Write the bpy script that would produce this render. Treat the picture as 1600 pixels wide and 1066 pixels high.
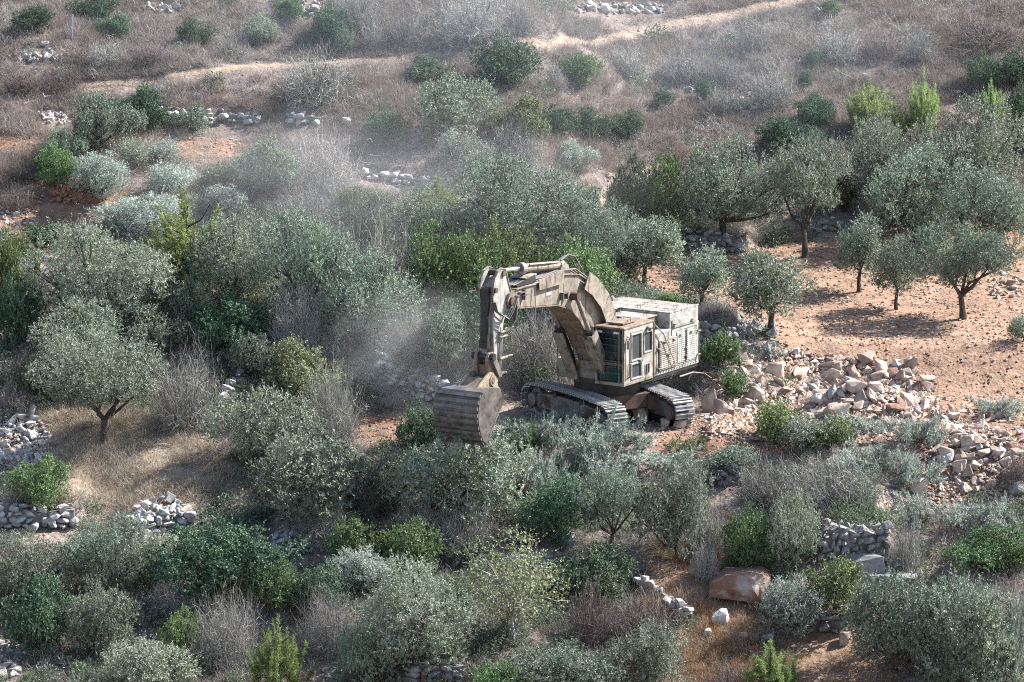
import bpy, bmesh, math, random
import numpy as np
from mathutils import Vector, Matrix, Euler

for _o in list(bpy.data.objects):
    bpy.data.objects.remove(_o, do_unlink=True)
SC = bpy.context.scene
COL = SC.collection
R = math.radians

# ------------------------------------------------------------------ camera
TH = R(10.5)                    # camera looks down this much
DIST = 220.0                    # metres from the lens to the excavator
PPM = 42.0                      # photo pixels per metre at that distance
FPX = PPM * DIST
C_R = np.array([1.0, 0.0, 0.0])
C_U = np.array([0.0, math.sin(TH), math.cos(TH)])
C_F = np.array([0.0, math.cos(TH), -math.sin(TH)])
CAM = -DIST * C_F - C_R * ((949 - 800) / PPM) + C_U * ((657 - 533) / PPM)
cam_d = bpy.data.cameras.new('camera')
cam = bpy.data.objects.new('camera', cam_d)
COL.objects.link(cam)
cam.location = CAM
cam.rotation_euler = (math.pi / 2 - TH, 0, 0)
cam_d.sensor_width = 36.0
cam_d.lens = 36.0 * FPX / 1600.0
cam_d.clip_start = 1.0
cam_d.clip_end = 2000.0
SC.camera = cam

# ------------------------------------------------------------------ sky and sun
SUN_AZ = R(67.0)                # from +Y towards +X
SUN_EL = R(42.0)
world = bpy.data.worlds.new('World')
SC.world = world
world.use_nodes = True
wn = world.node_tree
bg = wn.nodes['Background']
sky = wn.nodes.new('ShaderNodeTexSky')
sky.sky_type = 'NISHITA'
sky.sun_disc = False
sky.sun_elevation = SUN_EL
sky.sun_rotation = SUN_AZ
wn.links.new(sky.outputs[0], bg.inputs[0])
bg.inputs[1].default_value = 0.098
sun_d = bpy.data.lights.new('sun', 'SUN')
sun_d.energy = 5.0
sun_d.angle = R(0.53)
sun_d.color = (1.0, 0.985, 0.96)
sun = bpy.data.objects.new('sun', sun_d)
COL.objects.link(sun)
sd = Vector((math.sin(SUN_AZ) * math.cos(SUN_EL), math.cos(SUN_AZ) * math.cos(SUN_EL), math.sin(SUN_EL)))
sun.rotation_euler = sd.to_track_quat('Z', 'Y').to_euler()
sun.location = (60, 40, 90)
SC.view_settings.view_transform = 'Standard'
SC.view_settings.look = 'None'
SC.view_settings.exposure = 1.68
SC.view_settings.gamma = 1.0
SC.view_settings.use_curve_mapping = False
SC.render.engine = 'CYCLES'
SC.cycles.max_bounces = 6
SC.cycles.diffuse_bounces = 3
SC.cycles.glossy_bounces = 2
SC.cycles.transmission_bounces = 3
SC.cycles.volume_bounces = 1
SC.cycles.caustics_reflective = False
SC.cycles.caustics_refractive = False
SC.cycles.use_denoising = False
SC.cycles.filter_width = 1.05
SC.cycles.sample_clamp_indirect = 4.0

# ------------------------------------------------------------------ helpers
def tag(o, label=None, cat=None, group=None, kind=None):
    if label: o['label'] = label
    if cat: o['category'] = cat
    if group: o['group'] = group
    if kind: o['kind'] = kind
    return o

def link(name, data, parent=None):
    o = bpy.data.objects.new(name, data)
    COL.objects.link(o)
    if parent is not None:
        o.parent = parent
    return o

def empty(name, loc=(0, 0, 0), rz=0.0):
    o = link(name, None)
    o.location = loc
    o.rotation_euler = (0, 0, rz)
    o.empty_display_size = 0.3
    return o

def fast_mesh(name, verts, faces, mat=None, face_attr=None, point_col=None, smooth=False):
    """verts (n,3), faces (m,k) with one k"""
    verts = np.asarray(verts, dtype=np.float32)
    faces = np.asarray(faces, dtype=np.int32)
    me = bpy.data.meshes.new(name)
    m, k = faces.shape
    me.vertices.add(len(verts))
    me.vertices.foreach_set('co', verts.ravel())
    me.loops.add(m * k)
    me.loops.foreach_set('vertex_index', faces.ravel())
    me.polygons.add(m)
    me.polygons.foreach_set('loop_start', np.arange(0, m * k, k, dtype=np.int32))
    me.polygons.foreach_set('use_smooth', np.full(m, smooth, dtype=bool))
    me.update(calc_edges=True)
    if face_attr is not None:
        a = me.attributes.new('rnd', 'FLOAT', 'FACE')
        a.data.foreach_set('value', np.asarray(face_attr, dtype=np.float32))
    if point_col is not None:
        a = me.attributes.new('col', 'FLOAT_COLOR', 'POINT')
        c = np.ones((len(verts), 4), dtype=np.float32)
        c[:, :3] = point_col
        a.data.foreach_set('color', c.ravel())
    if mat is not None:
        me.materials.append(mat)
    return me

def sstep(a, b, x):
    t = np.clip((x - a) / (b - a), 0.0, 1.0)
    return t * t * (3 - 2 * t)

_nt = np.random.RandomState(7).rand(256, 256)
def vnoise(x, y):
    x = np.asarray(x, float); y = np.asarray(y, float)
    xi = np.floor(x).astype(int); yi = np.floor(y).astype(int)
    fx = x - xi; fy = y - yi
    fx = fx * fx * (3 - 2 * fx); fy = fy * fy * (3 - 2 * fy)
    a = _nt[xi & 255, yi & 255]; b = _nt[(xi + 1) & 255, yi & 255]
    c = _nt[xi & 255, (yi + 1) & 255]; d = _nt[(xi + 1) & 255, (yi + 1) & 255]
    return (a * (1 - fx) + b * fx) * (1 - fy) + (c * (1 - fx) + d * fx) * fy
def fbm(x, y, n=3):
    s = 0.0; amp = 0.5
    for i in range(n):
        s = s + amp * (vnoise(x * 2 ** i + 17.3 * i, y * 2 ** i + 5.1 * i) - 0.5) * 2
        amp *= 0.5
    return s

def project(P):
    """world points to photo pixels"""
    d = np.asarray(P, float) - CAM
    dep = d @ C_F
    return 800 + FPX * (d @ C_R) / dep, 533 - FPX * (d @ C_U) / dep, dep

# ------------------------------------------------------------------ materials
def new_mat(name):
    m = bpy.data.materials.new(name)
    m.use_nodes = True
    nt = m.node_tree
    return m, nt, nt.nodes['Principled BSDF']

def ramp(nt, stops):
    n = nt.nodes.new('ShaderNodeValToRGB')
    el = n.color_ramp.elements
    while len(el) < len(stops):
        el.new(0.5)
    for e, (p, c) in zip(el, stops):
        e.position = p
        e.color = (*c, 1)
    return n

def leaf_mat(name, stops, transl=0.2, rough=0.5, spec=0.35, hue_var=0.06, val_var=0.5):
    m, nt, p = new_mat(name)
    at = nt.nodes.new('ShaderNodeAttribute'); at.attribute_name = 'rnd'
    cr = ramp(nt, stops)
    nt.links.new(at.outputs['Fac'], cr.inputs[0])
    oi = nt.nodes.new('ShaderNodeObjectInfo')
    hs = nt.nodes.new('ShaderNodeHueSaturation')
    def rng(lo, hi, src):
        n = nt.nodes.new('ShaderNodeMapRange')
        n.inputs[3].default_value = lo; n.inputs[4].default_value = hi
        nt.links.new(src, n.inputs[0]); return n.outputs[0]
    nt.links.new(rng(0.5 - hue_var, 0.5 + hue_var, oi.outputs['Random']), hs.inputs['Hue'])
    mm = nt.nodes.new('ShaderNodeMath'); mm.operation = 'MULTIPLY'; mm.inputs[1].default_value = 7.31
    fr = nt.nodes.new('ShaderNodeMath'); fr.operation = 'FRACT'
    nt.links.new(oi.outputs['Random'], mm.inputs[0]); nt.links.new(mm.outputs[0], fr.inputs[0])
    nt.links.new(rng(1 - val_var * .5, 1 + val_var * .5, fr.outputs[0]), hs.inputs['Value'])
    nt.links.new(cr.outputs[0], hs.inputs['Color'])
    nt.links.new(hs.outputs[0], p.inputs['Base Color'])
    p.inputs['Roughness'].default_value = rough
    p.inputs['Specular IOR Level'].default_value = spec
    tr = nt.nodes.new('ShaderNodeBsdfTranslucent')
    nt.links.new(hs.outputs[0], tr.inputs[0])
    mx = nt.nodes.new('ShaderNodeMixShader'); mx.inputs[0].default_value = transl
    nt.links.new(p.outputs[0], mx.inputs[1]); nt.links.new(tr.outputs[0], mx.inputs[2])
    nt.links.new(mx.outputs[0], nt.nodes['Material Output'].inputs[0])
    return m

def noisy_mat(name, stops, scale=3.0, detail=6.0, rough=0.85, bump=0.0, bump_scale=None, spec=0.3, metallic=0.0, rnd_val=0.0):
    m, nt, p = new_mat(name)
    tc = nt.nodes.new('ShaderNodeTexCoord')
    no = nt.nodes.new('ShaderNodeTexNoise')
    no.inputs['Scale'].default_value = scale; no.inputs['Detail'].default_value = detail
    no.inputs['Roughness'].default_value = 0.62
    nt.links.new(tc.outputs['Object'], no.inputs['Vector'])
    cr = ramp(nt, stops)
    nt.links.new(no.outputs[0], cr.inputs[0])
    out = cr.outputs[0]
    if rnd_val:
        oi = nt.nodes.new('ShaderNodeObjectInfo')
        mr = nt.nodes.new('ShaderNodeMapRange')
        mr.inputs[3].default_value = 1 - rnd_val; mr.inputs[4].default_value = 1 + rnd_val
        nt.links.new(oi.outputs['Random'], mr.inputs[0])
        hs = nt.nodes.new('ShaderNodeHueSaturation')
        nt.links.new(mr.outputs[0], hs.inputs['Value']); nt.links.new(out, hs.inputs['Color'])
        out = hs.outputs[0]
    nt.links.new(out, p.inputs['Base Color'])
    p.inputs['Roughness'].default_value = rough
    p.inputs['Specular IOR Level'].default_value = spec
    p.inputs['Metallic'].default_value = metallic
    if bump:
        n2 = nt.nodes.new('ShaderNodeTexNoise')
        n2.inputs['Scale'].default_value = bump_scale or scale * 4; n2.inputs['Detail'].default_value = 5
        nt.links.new(tc.outputs['Object'], n2.inputs['Vector'])
        b = nt.nodes.new('ShaderNodeBump'); b.inputs['Strength'].default_value = bump; b.inputs['Distance'].default_value = 0.05
        nt.links.new(n2.outputs[0], b.inputs['Height']); nt.links.new(b.outputs[0], p.inputs['Normal'])
    return m

M = {}
M['olive'] = leaf_mat('olive_leaf', [(0, (.095, .125, .080)), (.45, (.175, .212, .148)), (.8, (.26, .30, .225)), (1, (.37, .41, .335))], rough=.6, spec=.25, hue_var=.035)
M['silver'] = leaf_mat('dried_olive_leaf', [(0, (.17, .20, .16)), (.5, (.28, .32, .265)), (1, (.45, .49, .43))], rough=.6, spec=.25, hue_var=.02)
M['dark'] = leaf_mat('evergreen_leaf', [(0, (.042, .078, .042)), (.5, (.078, .128, .07)), (.85, (.125, .18, .105)), (1, (.19, .245, .15))], rough=.6, spec=.25, hue_var=.035)
M['green'] = leaf_mat('green_leaf', [(0, (.075, .12, .045)), (.5, (.125, .185, .075)), (.85, (.185, .25, .11)), (1, (.26, .32, .16))], rough=.6, spec=.25, hue_var=.03)
M['pine'] = leaf_mat('pine_needle', [(0, (.12, .17, .05)), (.5, (.205, .275, .09)), (1, (.37, .44, .19))], rough=.5, spec=.3, hue_var=.015, transl=.4)
M['yellow'] = leaf_mat('yellowing_leaf', [(0, (.09, .108, .052)), (.5, (.165, .182, .09)), (1, (.28, .285, .165))], rough=.5, hue_var=.02)
M['twig'] = leaf_mat('dry_twig', [(0, (.155, .142, .122)), (.5, (.30, .28, .25)), (1, (.50, .48, .44))], transl=.0, rough=.9, spec=.1, hue_var=.02)
M['brush'] = leaf_mat('dark_dry_twig', [(0, (.11, .085, .075)), (.5, (.19, .15, .135)), (1, (.31, .265, .24))], transl=.0, rough=.9, spec=.1, hue_var=.02)
M['bark'] = noisy_mat('olive_bark', [(.3, (.035, .028, .023)), (.6, (.085, .07, .058)), (.8, (.19, .17, .15))], scale=6, rough=.95, bump=.6)
M['deadwood'] = noisy_mat('bleached_wood', [(.3, (.16, .14, .125)), (.7, (.38, .35, .32))], scale=8, rough=.9)
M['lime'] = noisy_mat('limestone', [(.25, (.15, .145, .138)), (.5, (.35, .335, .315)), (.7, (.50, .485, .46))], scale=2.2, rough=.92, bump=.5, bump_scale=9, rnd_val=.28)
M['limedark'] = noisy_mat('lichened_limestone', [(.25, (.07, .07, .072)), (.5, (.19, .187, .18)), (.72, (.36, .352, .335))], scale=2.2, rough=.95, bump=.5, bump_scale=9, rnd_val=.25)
M['pinkstone'] = noisy_mat('fresh_broken_limestone', [(.25, (.19, .125, .09)), (.5, (.33, .255, .205)), (.7, (.48, .42, .37))], scale=1.6, rough=.9, bump=.4, bump_scale=8, rnd_val=.22)
M['brownrock'] = noisy_mat('iron_stained_rock', [(.3, (.09, .048, .034)), (.52, (.20, .115, .08)), (.70, (.48, .42, .37))], scale=1.3, rough=.9, bump=.6, bump_scale=6)
M['redsoil'] = noisy_mat('red_earth', [(.3, (.12, .055, .032)), (.6, (.25, .125, .075)), (.8, (.40, .25, .17))], scale=3, rough=1, bump=.8, bump_scale=9, spec=.1)

# attribute-coloured material (grass, pebbles)
def attr_mat(name, rough=.9, transl=0.0, spec=.15):
    m, nt, p = new_mat(name)
    at = nt.nodes.new('ShaderNodeAttribute'); at.attribute_name = 'col'
    nt.links.new(at.outputs['Color'], p.inputs['Base Color'])
    p.inputs['Roughness'].default_value = rough
    p.inputs['Specular IOR Level'].default_value = spec
    if transl:
        tr = nt.nodes.new('ShaderNodeBsdfTranslucent'); nt.links.new(at.outputs['Color'], tr.inputs[0])
        mx = nt.nodes.new('ShaderNodeMixShader'); mx.inputs[0].default_value = transl
        nt.links.new(p.outputs[0], mx.inputs[1]); nt.links.new(tr.outputs[0], mx.inputs[2])
        nt.links.new(mx.outputs[0], nt.nodes['Material Output'].inputs[0])
    return m
def tint_mat(name):
    m, nt, p = new_mat(name)
    at = nt.nodes.new('ShaderNodeAttribute'); at.attribute_type = 'INSTANCER'; at.attribute_name = 'tint'
    ar = nt.nodes.new('ShaderNodeAttribute'); ar.attribute_name = 'rnd'
    mr = nt.nodes.new('ShaderNodeMapRange'); mr.inputs[3].default_value = .6; mr.inputs[4].default_value = 1.45
    nt.links.new(ar.outputs['Fac'], mr.inputs[0])
    hs = nt.nodes.new('ShaderNodeHueSaturation'); nt.links.new(mr.outputs[0], hs.inputs['Value']); nt.links.new(at.outputs['Color'], hs.inputs['Color'])
    nt.links.new(hs.outputs[0], p.inputs['Base Color'])
    p.inputs['Roughness'].default_value = .85; p.inputs['Specular IOR Level'].default_value = .15
    tr = nt.nodes.new('ShaderNodeBsdfTranslucent'); nt.links.new(hs.outputs[0], tr.inputs[0])
    mx = nt.nodes.new('ShaderNodeMixShader'); mx.inputs[0].default_value = .25
    nt.links.new(p.outputs[0], mx.inputs[1]); nt.links.new(tr.outputs[0], mx.inputs[2])
    nt.links.new(mx.outputs[0], nt.nodes['Material Output'].inputs[0])
    return m
M['grass'] = tint_mat('dry_growth')
M['pebble'] = attr_mat('pebble')

def ground_mat(name):
    m, nt, p = new_mat(name)
    at = nt.nodes.new('ShaderNodeAttribute'); at.attribute_name = 'col'
    geo = nt.nodes.new('ShaderNodeNewGeometry')
    n1 = nt.nodes.new('ShaderNodeTexNoise'); n1.inputs['Scale'].default_value = 2.3; n1.inputs['Detail'].default_value = 9; n1.inputs['Roughness'].default_value = .7
    nt.links.new(geo.outputs['Position'], n1.inputs['Vector'])
    r1 = ramp(nt, [(.32, (.55, .52, .50)), (.5, (1, 1, 1)), (.72, (1.0, 1.0, 1.0))])
    r1.color_ramp.elements[2].color = (1.45, 1.42, 1.4, 1)
    nt.links.new(n1.outputs[0], r1.inputs[0])
    mu = nt.nodes.new('ShaderNodeMix'); mu.data_type = 'RGBA'; mu.blend_type = 'MULTIPLY'; mu.inputs[0].default_value = 1
    nt.links.new(at.outputs['Color'], mu.inputs[6]); nt.links.new(r1.outputs[0], mu.inputs[7])
    vo = nt.nodes.new('ShaderNodeTexVoronoi'); vo.inputs['Scale'].default_value = 5.5
    nt.links.new(geo.outputs['Position'], vo.inputs['Vector'])
    r2 = ramp(nt, [(.0, (1, 1, 1)), (.16, (1, 1, 1)), (.24, (0, 0, 0))])
    nt.links.new(vo.outputs['Distance'], r2.inputs[0])
    mx = nt.nodes.new('ShaderNodeMix'); mx.data_type = 'RGBA'
    f = nt.nodes.new('ShaderNodeMath'); f.operation = 'MULTIPLY'; f.inputs[1].default_value = .45
    nt.links.new(r2.outputs[0], f.inputs[0]); nt.links.new(f.outputs[0], mx.inputs[0])
    nt.links.new(mu.outputs[2], mx.inputs[6]); mx.inputs[7].default_value = (.30, .235, .19, 1)
    nt.links.new(mx.outputs[2], p.inputs['Base Color'])
    p.inputs['Roughness'].default_value = 1.0
    p.inputs['Specular IOR Level'].default_value = .1
    b = nt.nodes.new('ShaderNodeBump'); b.inputs['Strength'].default_value = .9; b.inputs['Distance'].default_value = .08
    n2 = nt.nodes.new('ShaderNodeTexNoise'); n2.inputs['Scale'].default_value = 7; n2.inputs['Detail'].default_value = 8
    nt.links.new(geo.outputs['Position'], n2.inputs['Vector'])
    nt.links.new(n2.outputs[0], b.inputs['Height']); nt.links.new(b.outputs[0], p.inputs['Normal'])
    return m
M['ground'] = ground_mat('hillside_earth')
# ------------------------------------------------------------------ terrain
def base_z(x, y):
    x = np.asarray(x, float); y = np.asarray(y, float)
    zl = 0.30 * y + 0.55 * np.sin(y * 0.62 + 0.25 * x) * 0.5
    ks = np.array([-26, -3, 4.2, 7.0, 22, 70.0]); vs = np.array([-9.7, 0, 0.05, 1.5, 3.0, 20.0])
    zr = np.interp(y, ks, vs)
    w = sstep(-4.0, 2.5, x + 1.2 * fbm(x * .2, y * .2, 2))
    z = zl * (1 - w) + zr * w
    z = z + 0.30 * fbm(x * .16 + 3, y * .16, 3)
    # level pad the machine stands on
    r = np.sqrt((x + 0.2) ** 2 + (y * 1.1) ** 2)
    wp = 1 - sstep(4.0, 7.0, r)
    z = z * (1 - wp)
    z = z + 0.05 * fbm(x * 1.3, y * 1.3, 3) * (1 - .6 * wp)
    # the slope goes on above the picture and falls into the valley below it
    far = np.interp(y, [-260, -216, -130, -90, -26, -25.9, 70, 70.1, 260], [44, 41.0, -19, -21, 0, 0, 0, 0, 40.0])
    near = (y < -26)
    zb = np.interp(y, [-260, -216, -130, -90, -26], [44, 40.5, -19, -21, -8.7])
    z = np.where(near, zb + 0.4 * fbm(x * .05, y * .05, 2), z)
    z = np.where(y > 70, z * 0 + 20.3 + (y - 70) * 0.26 + 0.4 * fbm(x * .05, y * .05, 2), z)
    return z

STEPS = []          # terrace steps behind retaining walls: (xs, ys, height, run)
BUMPS = []          # (x, y, rx, ry, h)
def ground_z(x, y):
    z = base_z(x, y)
    for xs, ys, h, run in STEPS:
        yw = np.interp(x, xs, ys)
        d = y - yw
        e = sstep(xs[0] - .6, xs[0] + .3, x) * (1 - sstep(xs[-1] - .3, xs[-1] + .6, x))
        z = z + h * e * sstep(.05, .5, d) * (1 - sstep(1.0, run, d))
    for bx, by, rx, ry, h in BUMPS:
        q = ((x - bx) / rx) ** 2 + ((y - by) / ry) ** 2
        z = z + h * np.exp(-q * 1.6)
    return z

_T = np.concatenate([np.linspace(150, 330, 361)])
def ground_at(px, py, zf=None):
    """photo pixel -> point of the ground under it (vectorised)"""
    zf = zf or ground_z
    px = np.atleast_1d(np.asarray(px, float)); py = np.atleast_1d(np.asarray(py, float))
    d = C_F[None] + C_R[None] * ((px - 800) / FPX)[:, None] - C_U[None] * ((py - 533) / FPX)[:, None]
    P = CAM[None, None] + d[:, None] * _T[None, :, None]
    below = P[..., 2] < zf(P[..., 0], P[..., 1])
    i = np.argmax(below, axis=1); i = np.where(below.any(axis=1), np.maximum(i, 1), len(_T) - 1)
    lo = _T[i - 1]; hi = _T[i]
    for _ in range(12):
        mid = (lo + hi) / 2
        Q = CAM[None] + d * mid[:, None]
        b = Q[:, 2] < zf(Q[:, 0], Q[:, 1])
        hi = np.where(b, mid, hi); lo = np.where(b, lo, mid)
    return CAM[None] + d * hi[:, None]
def g1(px, py):
    return ground_at([px], [py])[0]

# walls: pixel polyline of the foot, height in px, step height m, style, label
WALLS = [
 ([(252, 194), (290, 197), (334, 196)], 28, .45, 'lime', 'tallest pale dry stone wall below the dirt path, upper left'),
 ([(345, 190), (375, 192), (406, 196)], 17, .3, 'lime', 'short broken stone wall beside the tallest one below the dirt path'),
 ([(449, 194), (475, 194), (502, 195)], 16, .3, 'lime', 'small isolated stone wall stub in purple dry grass below the path'),
 ([(572, 280), (640, 290), (712, 293)], 14, .4, 'lime', 'long low winding stone wall in dry grass above the yellow pine sapling'),
 ([(594, 592), (640, 615), (690, 636), (740, 650)], 46, .7, 'lime', 'dusty pale terrace wall slanting down behind the excavator bucket'),
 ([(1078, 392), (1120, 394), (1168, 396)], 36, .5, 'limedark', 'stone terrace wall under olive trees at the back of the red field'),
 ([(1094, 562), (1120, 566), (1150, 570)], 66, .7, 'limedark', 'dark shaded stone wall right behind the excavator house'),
 ([(0, 824), (40, 826), (90, 826), (118, 824)], 40, .6, 'lime', 'pale stone terrace wall below the rubble at the left edge'),
 ([(204, 838), (250, 832), (306, 826)], 34, .4, 'lime', 'collapsed pale terrace wall under the heap of big stones, lower left'),
 ([(430, 868), (475, 864), (527, 858)], 32, .4, 'lime', 'pale terrace wall between the two dark bushes below the straw meadow'),
 ([(700, 884), (760, 886), (815, 884), (865, 888)], 17, .3, 'lime', 'low white stone wall behind the thin yellowing tree'),
 ([(998, 918), (1024, 940), (1050, 958), (1076, 974)], 27, .0, 'lime', 'pale stone wall stub slanting towards the brown boulder'),
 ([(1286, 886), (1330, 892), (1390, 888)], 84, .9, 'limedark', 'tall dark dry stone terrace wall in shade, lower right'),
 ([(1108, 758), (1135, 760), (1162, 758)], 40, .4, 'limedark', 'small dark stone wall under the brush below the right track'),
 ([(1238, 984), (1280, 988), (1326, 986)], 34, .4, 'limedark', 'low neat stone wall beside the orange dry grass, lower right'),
 ([(342, 648), (362, 618), (386, 590)], 24, .0, 'lime', 'narrow stone wall edge climbing between bushes left of the dust'),
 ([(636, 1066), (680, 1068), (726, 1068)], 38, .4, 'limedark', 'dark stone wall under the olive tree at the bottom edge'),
]
for foot, hpx, step, style, label in WALLS:
    if step > 0:
        P = ground_at([p[0] for p in foot], [p[1] for p in foot], base_z)
        o = np.argsort(P[:, 0])
        STEPS.append((P[o, 0], P[o, 1] + .15, step, 7.0))
# earth mounds
for (mx_, my_, rx, ry, h) in [(122, 318, 1.1, 1.0, .75), (1150, 610, 1.5, 1.3, .7), (1350, 650, 2.8, 2.0, 1.1), (1560, 720, 2.2, 1.8, .6), (1215, 630, 2.2, 1.6, .7)]:
    q = ground_at([mx_], [my_], base_z)[0]
    BUMPS.append((q[0], q[1], rx, ry, h))

# path centre line in pixels
PATH_PX = [(-60, 152), (0, 146), (90, 138), (180, 130), (260, 122), (330, 112), (420, 103), (540, 96), (640, 90), (740, 84), (860, 70), (960, 55), (1060, 36), (1150, 18), (1230, 2), (1300, -16), (1380, -34)]
PATHP = ground_at([p[0] for p in PATH_PX], [p[1] for p in PATH_PX])
def path_dist(x, y):
    yw = np.interp(x, PATHP[:, 0], PATHP[:, 1])
    return np.abs(y - yw)

def inpoly(px, py, poly):
    inside = np.zeros(np.shape(px), bool)
    n = len(poly)
    for i in range(n):
        x1, y1 = poly[i]; x2, y2 = poly[(i + 1) % n]
        c = ((y1 > py) != (y2 > py)) & (px < (x2 - x1) * (py - y1) / (y2 - y1 + 1e-9) + x1)
        inside ^= c
    return inside
FIELD = [(960, 430), (1010, 395), (1290, 380), (1420, 350), (1700, 350), (1700, 660), (1560, 650), (1420, 610), (1330, 575), (1240, 575), (1200, 540), (1180, 505), (1090, 470), (1000, 455)]
SOILS = [[(-20, 212), (70, 216), (62, 240), (-20, 244)], [(240, 214), (392, 216), (380, 246), (330, 262), (270, 250)],
         [(50, 285), (190, 272), (220, 330), (150, 350), (10, 365), (-10, 320)], [(1020, 655), (1240, 650), (1260, 720), (1030, 715)],
         [(1430, 610), (1620, 610), (1620, 780), (1420, 790)], [(20, 360), (110, 352), (110, 395), (30, 400)], [(560, 640), (660, 660), (640, 700), (520, 700)]]
RUBBLE = [(1105, 560), (1180, 545), (1330, 560), (1450, 600), (1460, 690), (1250, 700), (1110, 680)]
STRAW = [(60, 640), (300, 650), (345, 720), (400, 770), (300, 800), (150, 800), (60, 770)]
ORANGE = [(1010, 850), (1130, 850), (1180, 960), (1340, 985), (1420, 1080), (960, 1080), (1000, 960)]
def zones(x, y, z):
    """blend weights of the ground zones at world points"""
    px, py, _ = project(np.stack([x, y, z], -1))
    px = px + 14 * fbm(x * .9, y * .9, 2); py = py + 7 * fbm(x * .9 + 9, y * .9, 2)
    f = inpoly(px, py, FIELD).astype(float)
    s = np.zeros_like(f)
    for po in SOILS:
        s = np.maximum(s, inpoly(px, py, po).astype(float))
    st = inpoly(px, py, STRAW).astype(float)
    og = inpoly(px, py, ORANGE).astype(float)
    pd = 1 - sstep(.22, .42, path_dist(x, y) + .5 * fbm(x * .8, y * .8, 2))
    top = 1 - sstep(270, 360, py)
    return px, py, f, s, st, og, pd, top

def seg(*parts):
    return np.unique(np.concatenate([np.linspace(*p) for p in parts]))
gx = seg((-170, -40, 20), (-40, -26, 16), (-26, 20, 230), (20, 40, 24), (40, 170, 20))
gy = seg((-260, -40, 40), (-40, -26, 18), (-26, 62, 390), (62, 80, 20), (80, 260, 24))
GX, GY = np.meshgrid(gx, gy)
GZ = ground_z(GX, GY)
px, py, zf, zs, zst, zog, zpd, ztop = zones(GX, GY, GZ)
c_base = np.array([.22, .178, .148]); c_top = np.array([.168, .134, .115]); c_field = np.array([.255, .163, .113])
c_soil = np.array([.20, .118, .08]); c_straw = np.array([.25, .198, .15]); c_or = np.array([.21, .14, .094]); c_path = np.array([.25, .19, .145])
col = np.ones(GX.shape + (3,)) * c_base
def bl(col, c, w): return col * (1 - w[..., None]) + c * w[..., None]
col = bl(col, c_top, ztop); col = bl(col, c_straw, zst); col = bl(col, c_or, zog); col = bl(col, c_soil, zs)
fcol = c_field[None, None] * (1 + .22 * fbm(GX * .5, GY * .5, 3) + .22 * fbm(GX * .22 + 7, GY * 1.3 + .15 * GX, 3))[..., None]
col = bl(col, fcol, zf); col = bl(col, c_path, zpd)
ny, nx = GX.shape
idx = np.arange(nx * ny).reshape(ny, nx)
F = np.stack([idx[:-1, :-1], idx[:-1, 1:], idx[1:, 1:], idx[1:, :-1]], -1).reshape(-1, 4)
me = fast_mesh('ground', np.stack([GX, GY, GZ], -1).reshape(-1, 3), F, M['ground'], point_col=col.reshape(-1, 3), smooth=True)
tag(link('ground', me), 'terraced dry hillside of reddish earth', kind='structure')

# the dirt path: a ribbon laid a little above the slope
ss = np.linspace(0, len(PATHP) - 1, 220)
pxx = np.interp(ss, np.arange(len(PATHP)), PATHP[:, 0]); pyy = np.interp(ss, np.arange(len(PATHP)), PATHP[:, 1])
tw = np.gradient(np.stack([pxx, pyy], 1), axis=0); tw /= np.linalg.norm(tw, axis=1)[:, None]
nr = np.stack([-tw[:, 1], tw[:, 0]], 1)
off = np.linspace(-1, 1, 9)
wid = .25 + .06 * fbm(pxx * .35, pyy * .35 + 4, 2)
RX = pxx[:, None] + nr[:, 0:1] * off[None] * wid[:, None]; RY = pyy[:, None] + nr[:, 1:2] * off[None] * wid[:, None]
RZ = ground_z(RX, RY) + .035 - .05 * np.abs(off[None]) ** 4
n0, n1_ = RX.shape
ii = np.arange(n0 * n1_).reshape(n0, n1_)
F = np.stack([ii[:-1, :-1], ii[1:, :-1], ii[1:, 1:], ii[:-1, 1:]], -1).reshape(-1, 4)
pc = np.ones((n0, n1_, 3)) * np.array([.235, .18, .138]) * (1 + .15 * fbm(RX * .7, RY * .7, 3))[..., None]
me = fast_mesh('dirt_path', np.stack([RX, RY, RZ], -1).reshape(-1, 3), F, M['ground'], point_col=pc.reshape(-1, 3), smooth=True)
tag(link('dirt_path', me), 'tan dirt path climbing across the upper slope', kind='structure')
# ------------------------------------------------------------------ stones
rng = np.random.RandomState(11)
random.seed(5)
def rock_mesh(name, seed, mat, dims=(1, 1, 1), n=14, blocky=.55):
    r = np.random.RandomState(seed)
    bm = bmesh.new()
    for i in range(n):
        v = r.uniform(-1, 1, 3)
        v = v / np.max(np.abs(v)) * (blocky + (1 - blocky) * r.rand())
        v = v * (0.80 + .2 * r.rand()) * np.array(dims) * .5
        bm.verts.new(v)
    bmesh.ops.convex_hull(bm, input=bm.verts)
    lo = [v for v in bm.verts if not v.link_faces]
    bmesh.ops.delete(bm, geom=lo, context='VERTS')
    bmesh.ops.dissolve_limit(bm, angle_limit=.2, verts=bm.verts[:], edges=bm.edges[:])
    bmesh.ops.bevel(bm, geom=bm.edges[:], offset=.045, segments=1, affect='EDGES', clamp_overlap=True)
    me = bpy.data.meshes.new(name)
    bm.to_mesh(me); bm.free()
    me.materials.append(mat)
    return me
ROCKS = {k: [rock_mesh('stone', 100 * j + i, M[k], dims=(1, .85, .7)) for i in range(9)] for j, k in enumerate(['lime', 'limedark', 'pinkstone', 'brownrock'])}
BLOCKS = {k: [rock_mesh('stone', 900 + 100 * j + i, M[k], n=18, blocky=.8) for i in range(9)] for j, k in enumerate(['lime', 'limedark'])}

def put(name, me, parent, loc, rot, sc):
    o = link(name, me, parent)
    o.location = loc; o.rotation_euler = rot; o.scale = sc
    return o

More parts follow.
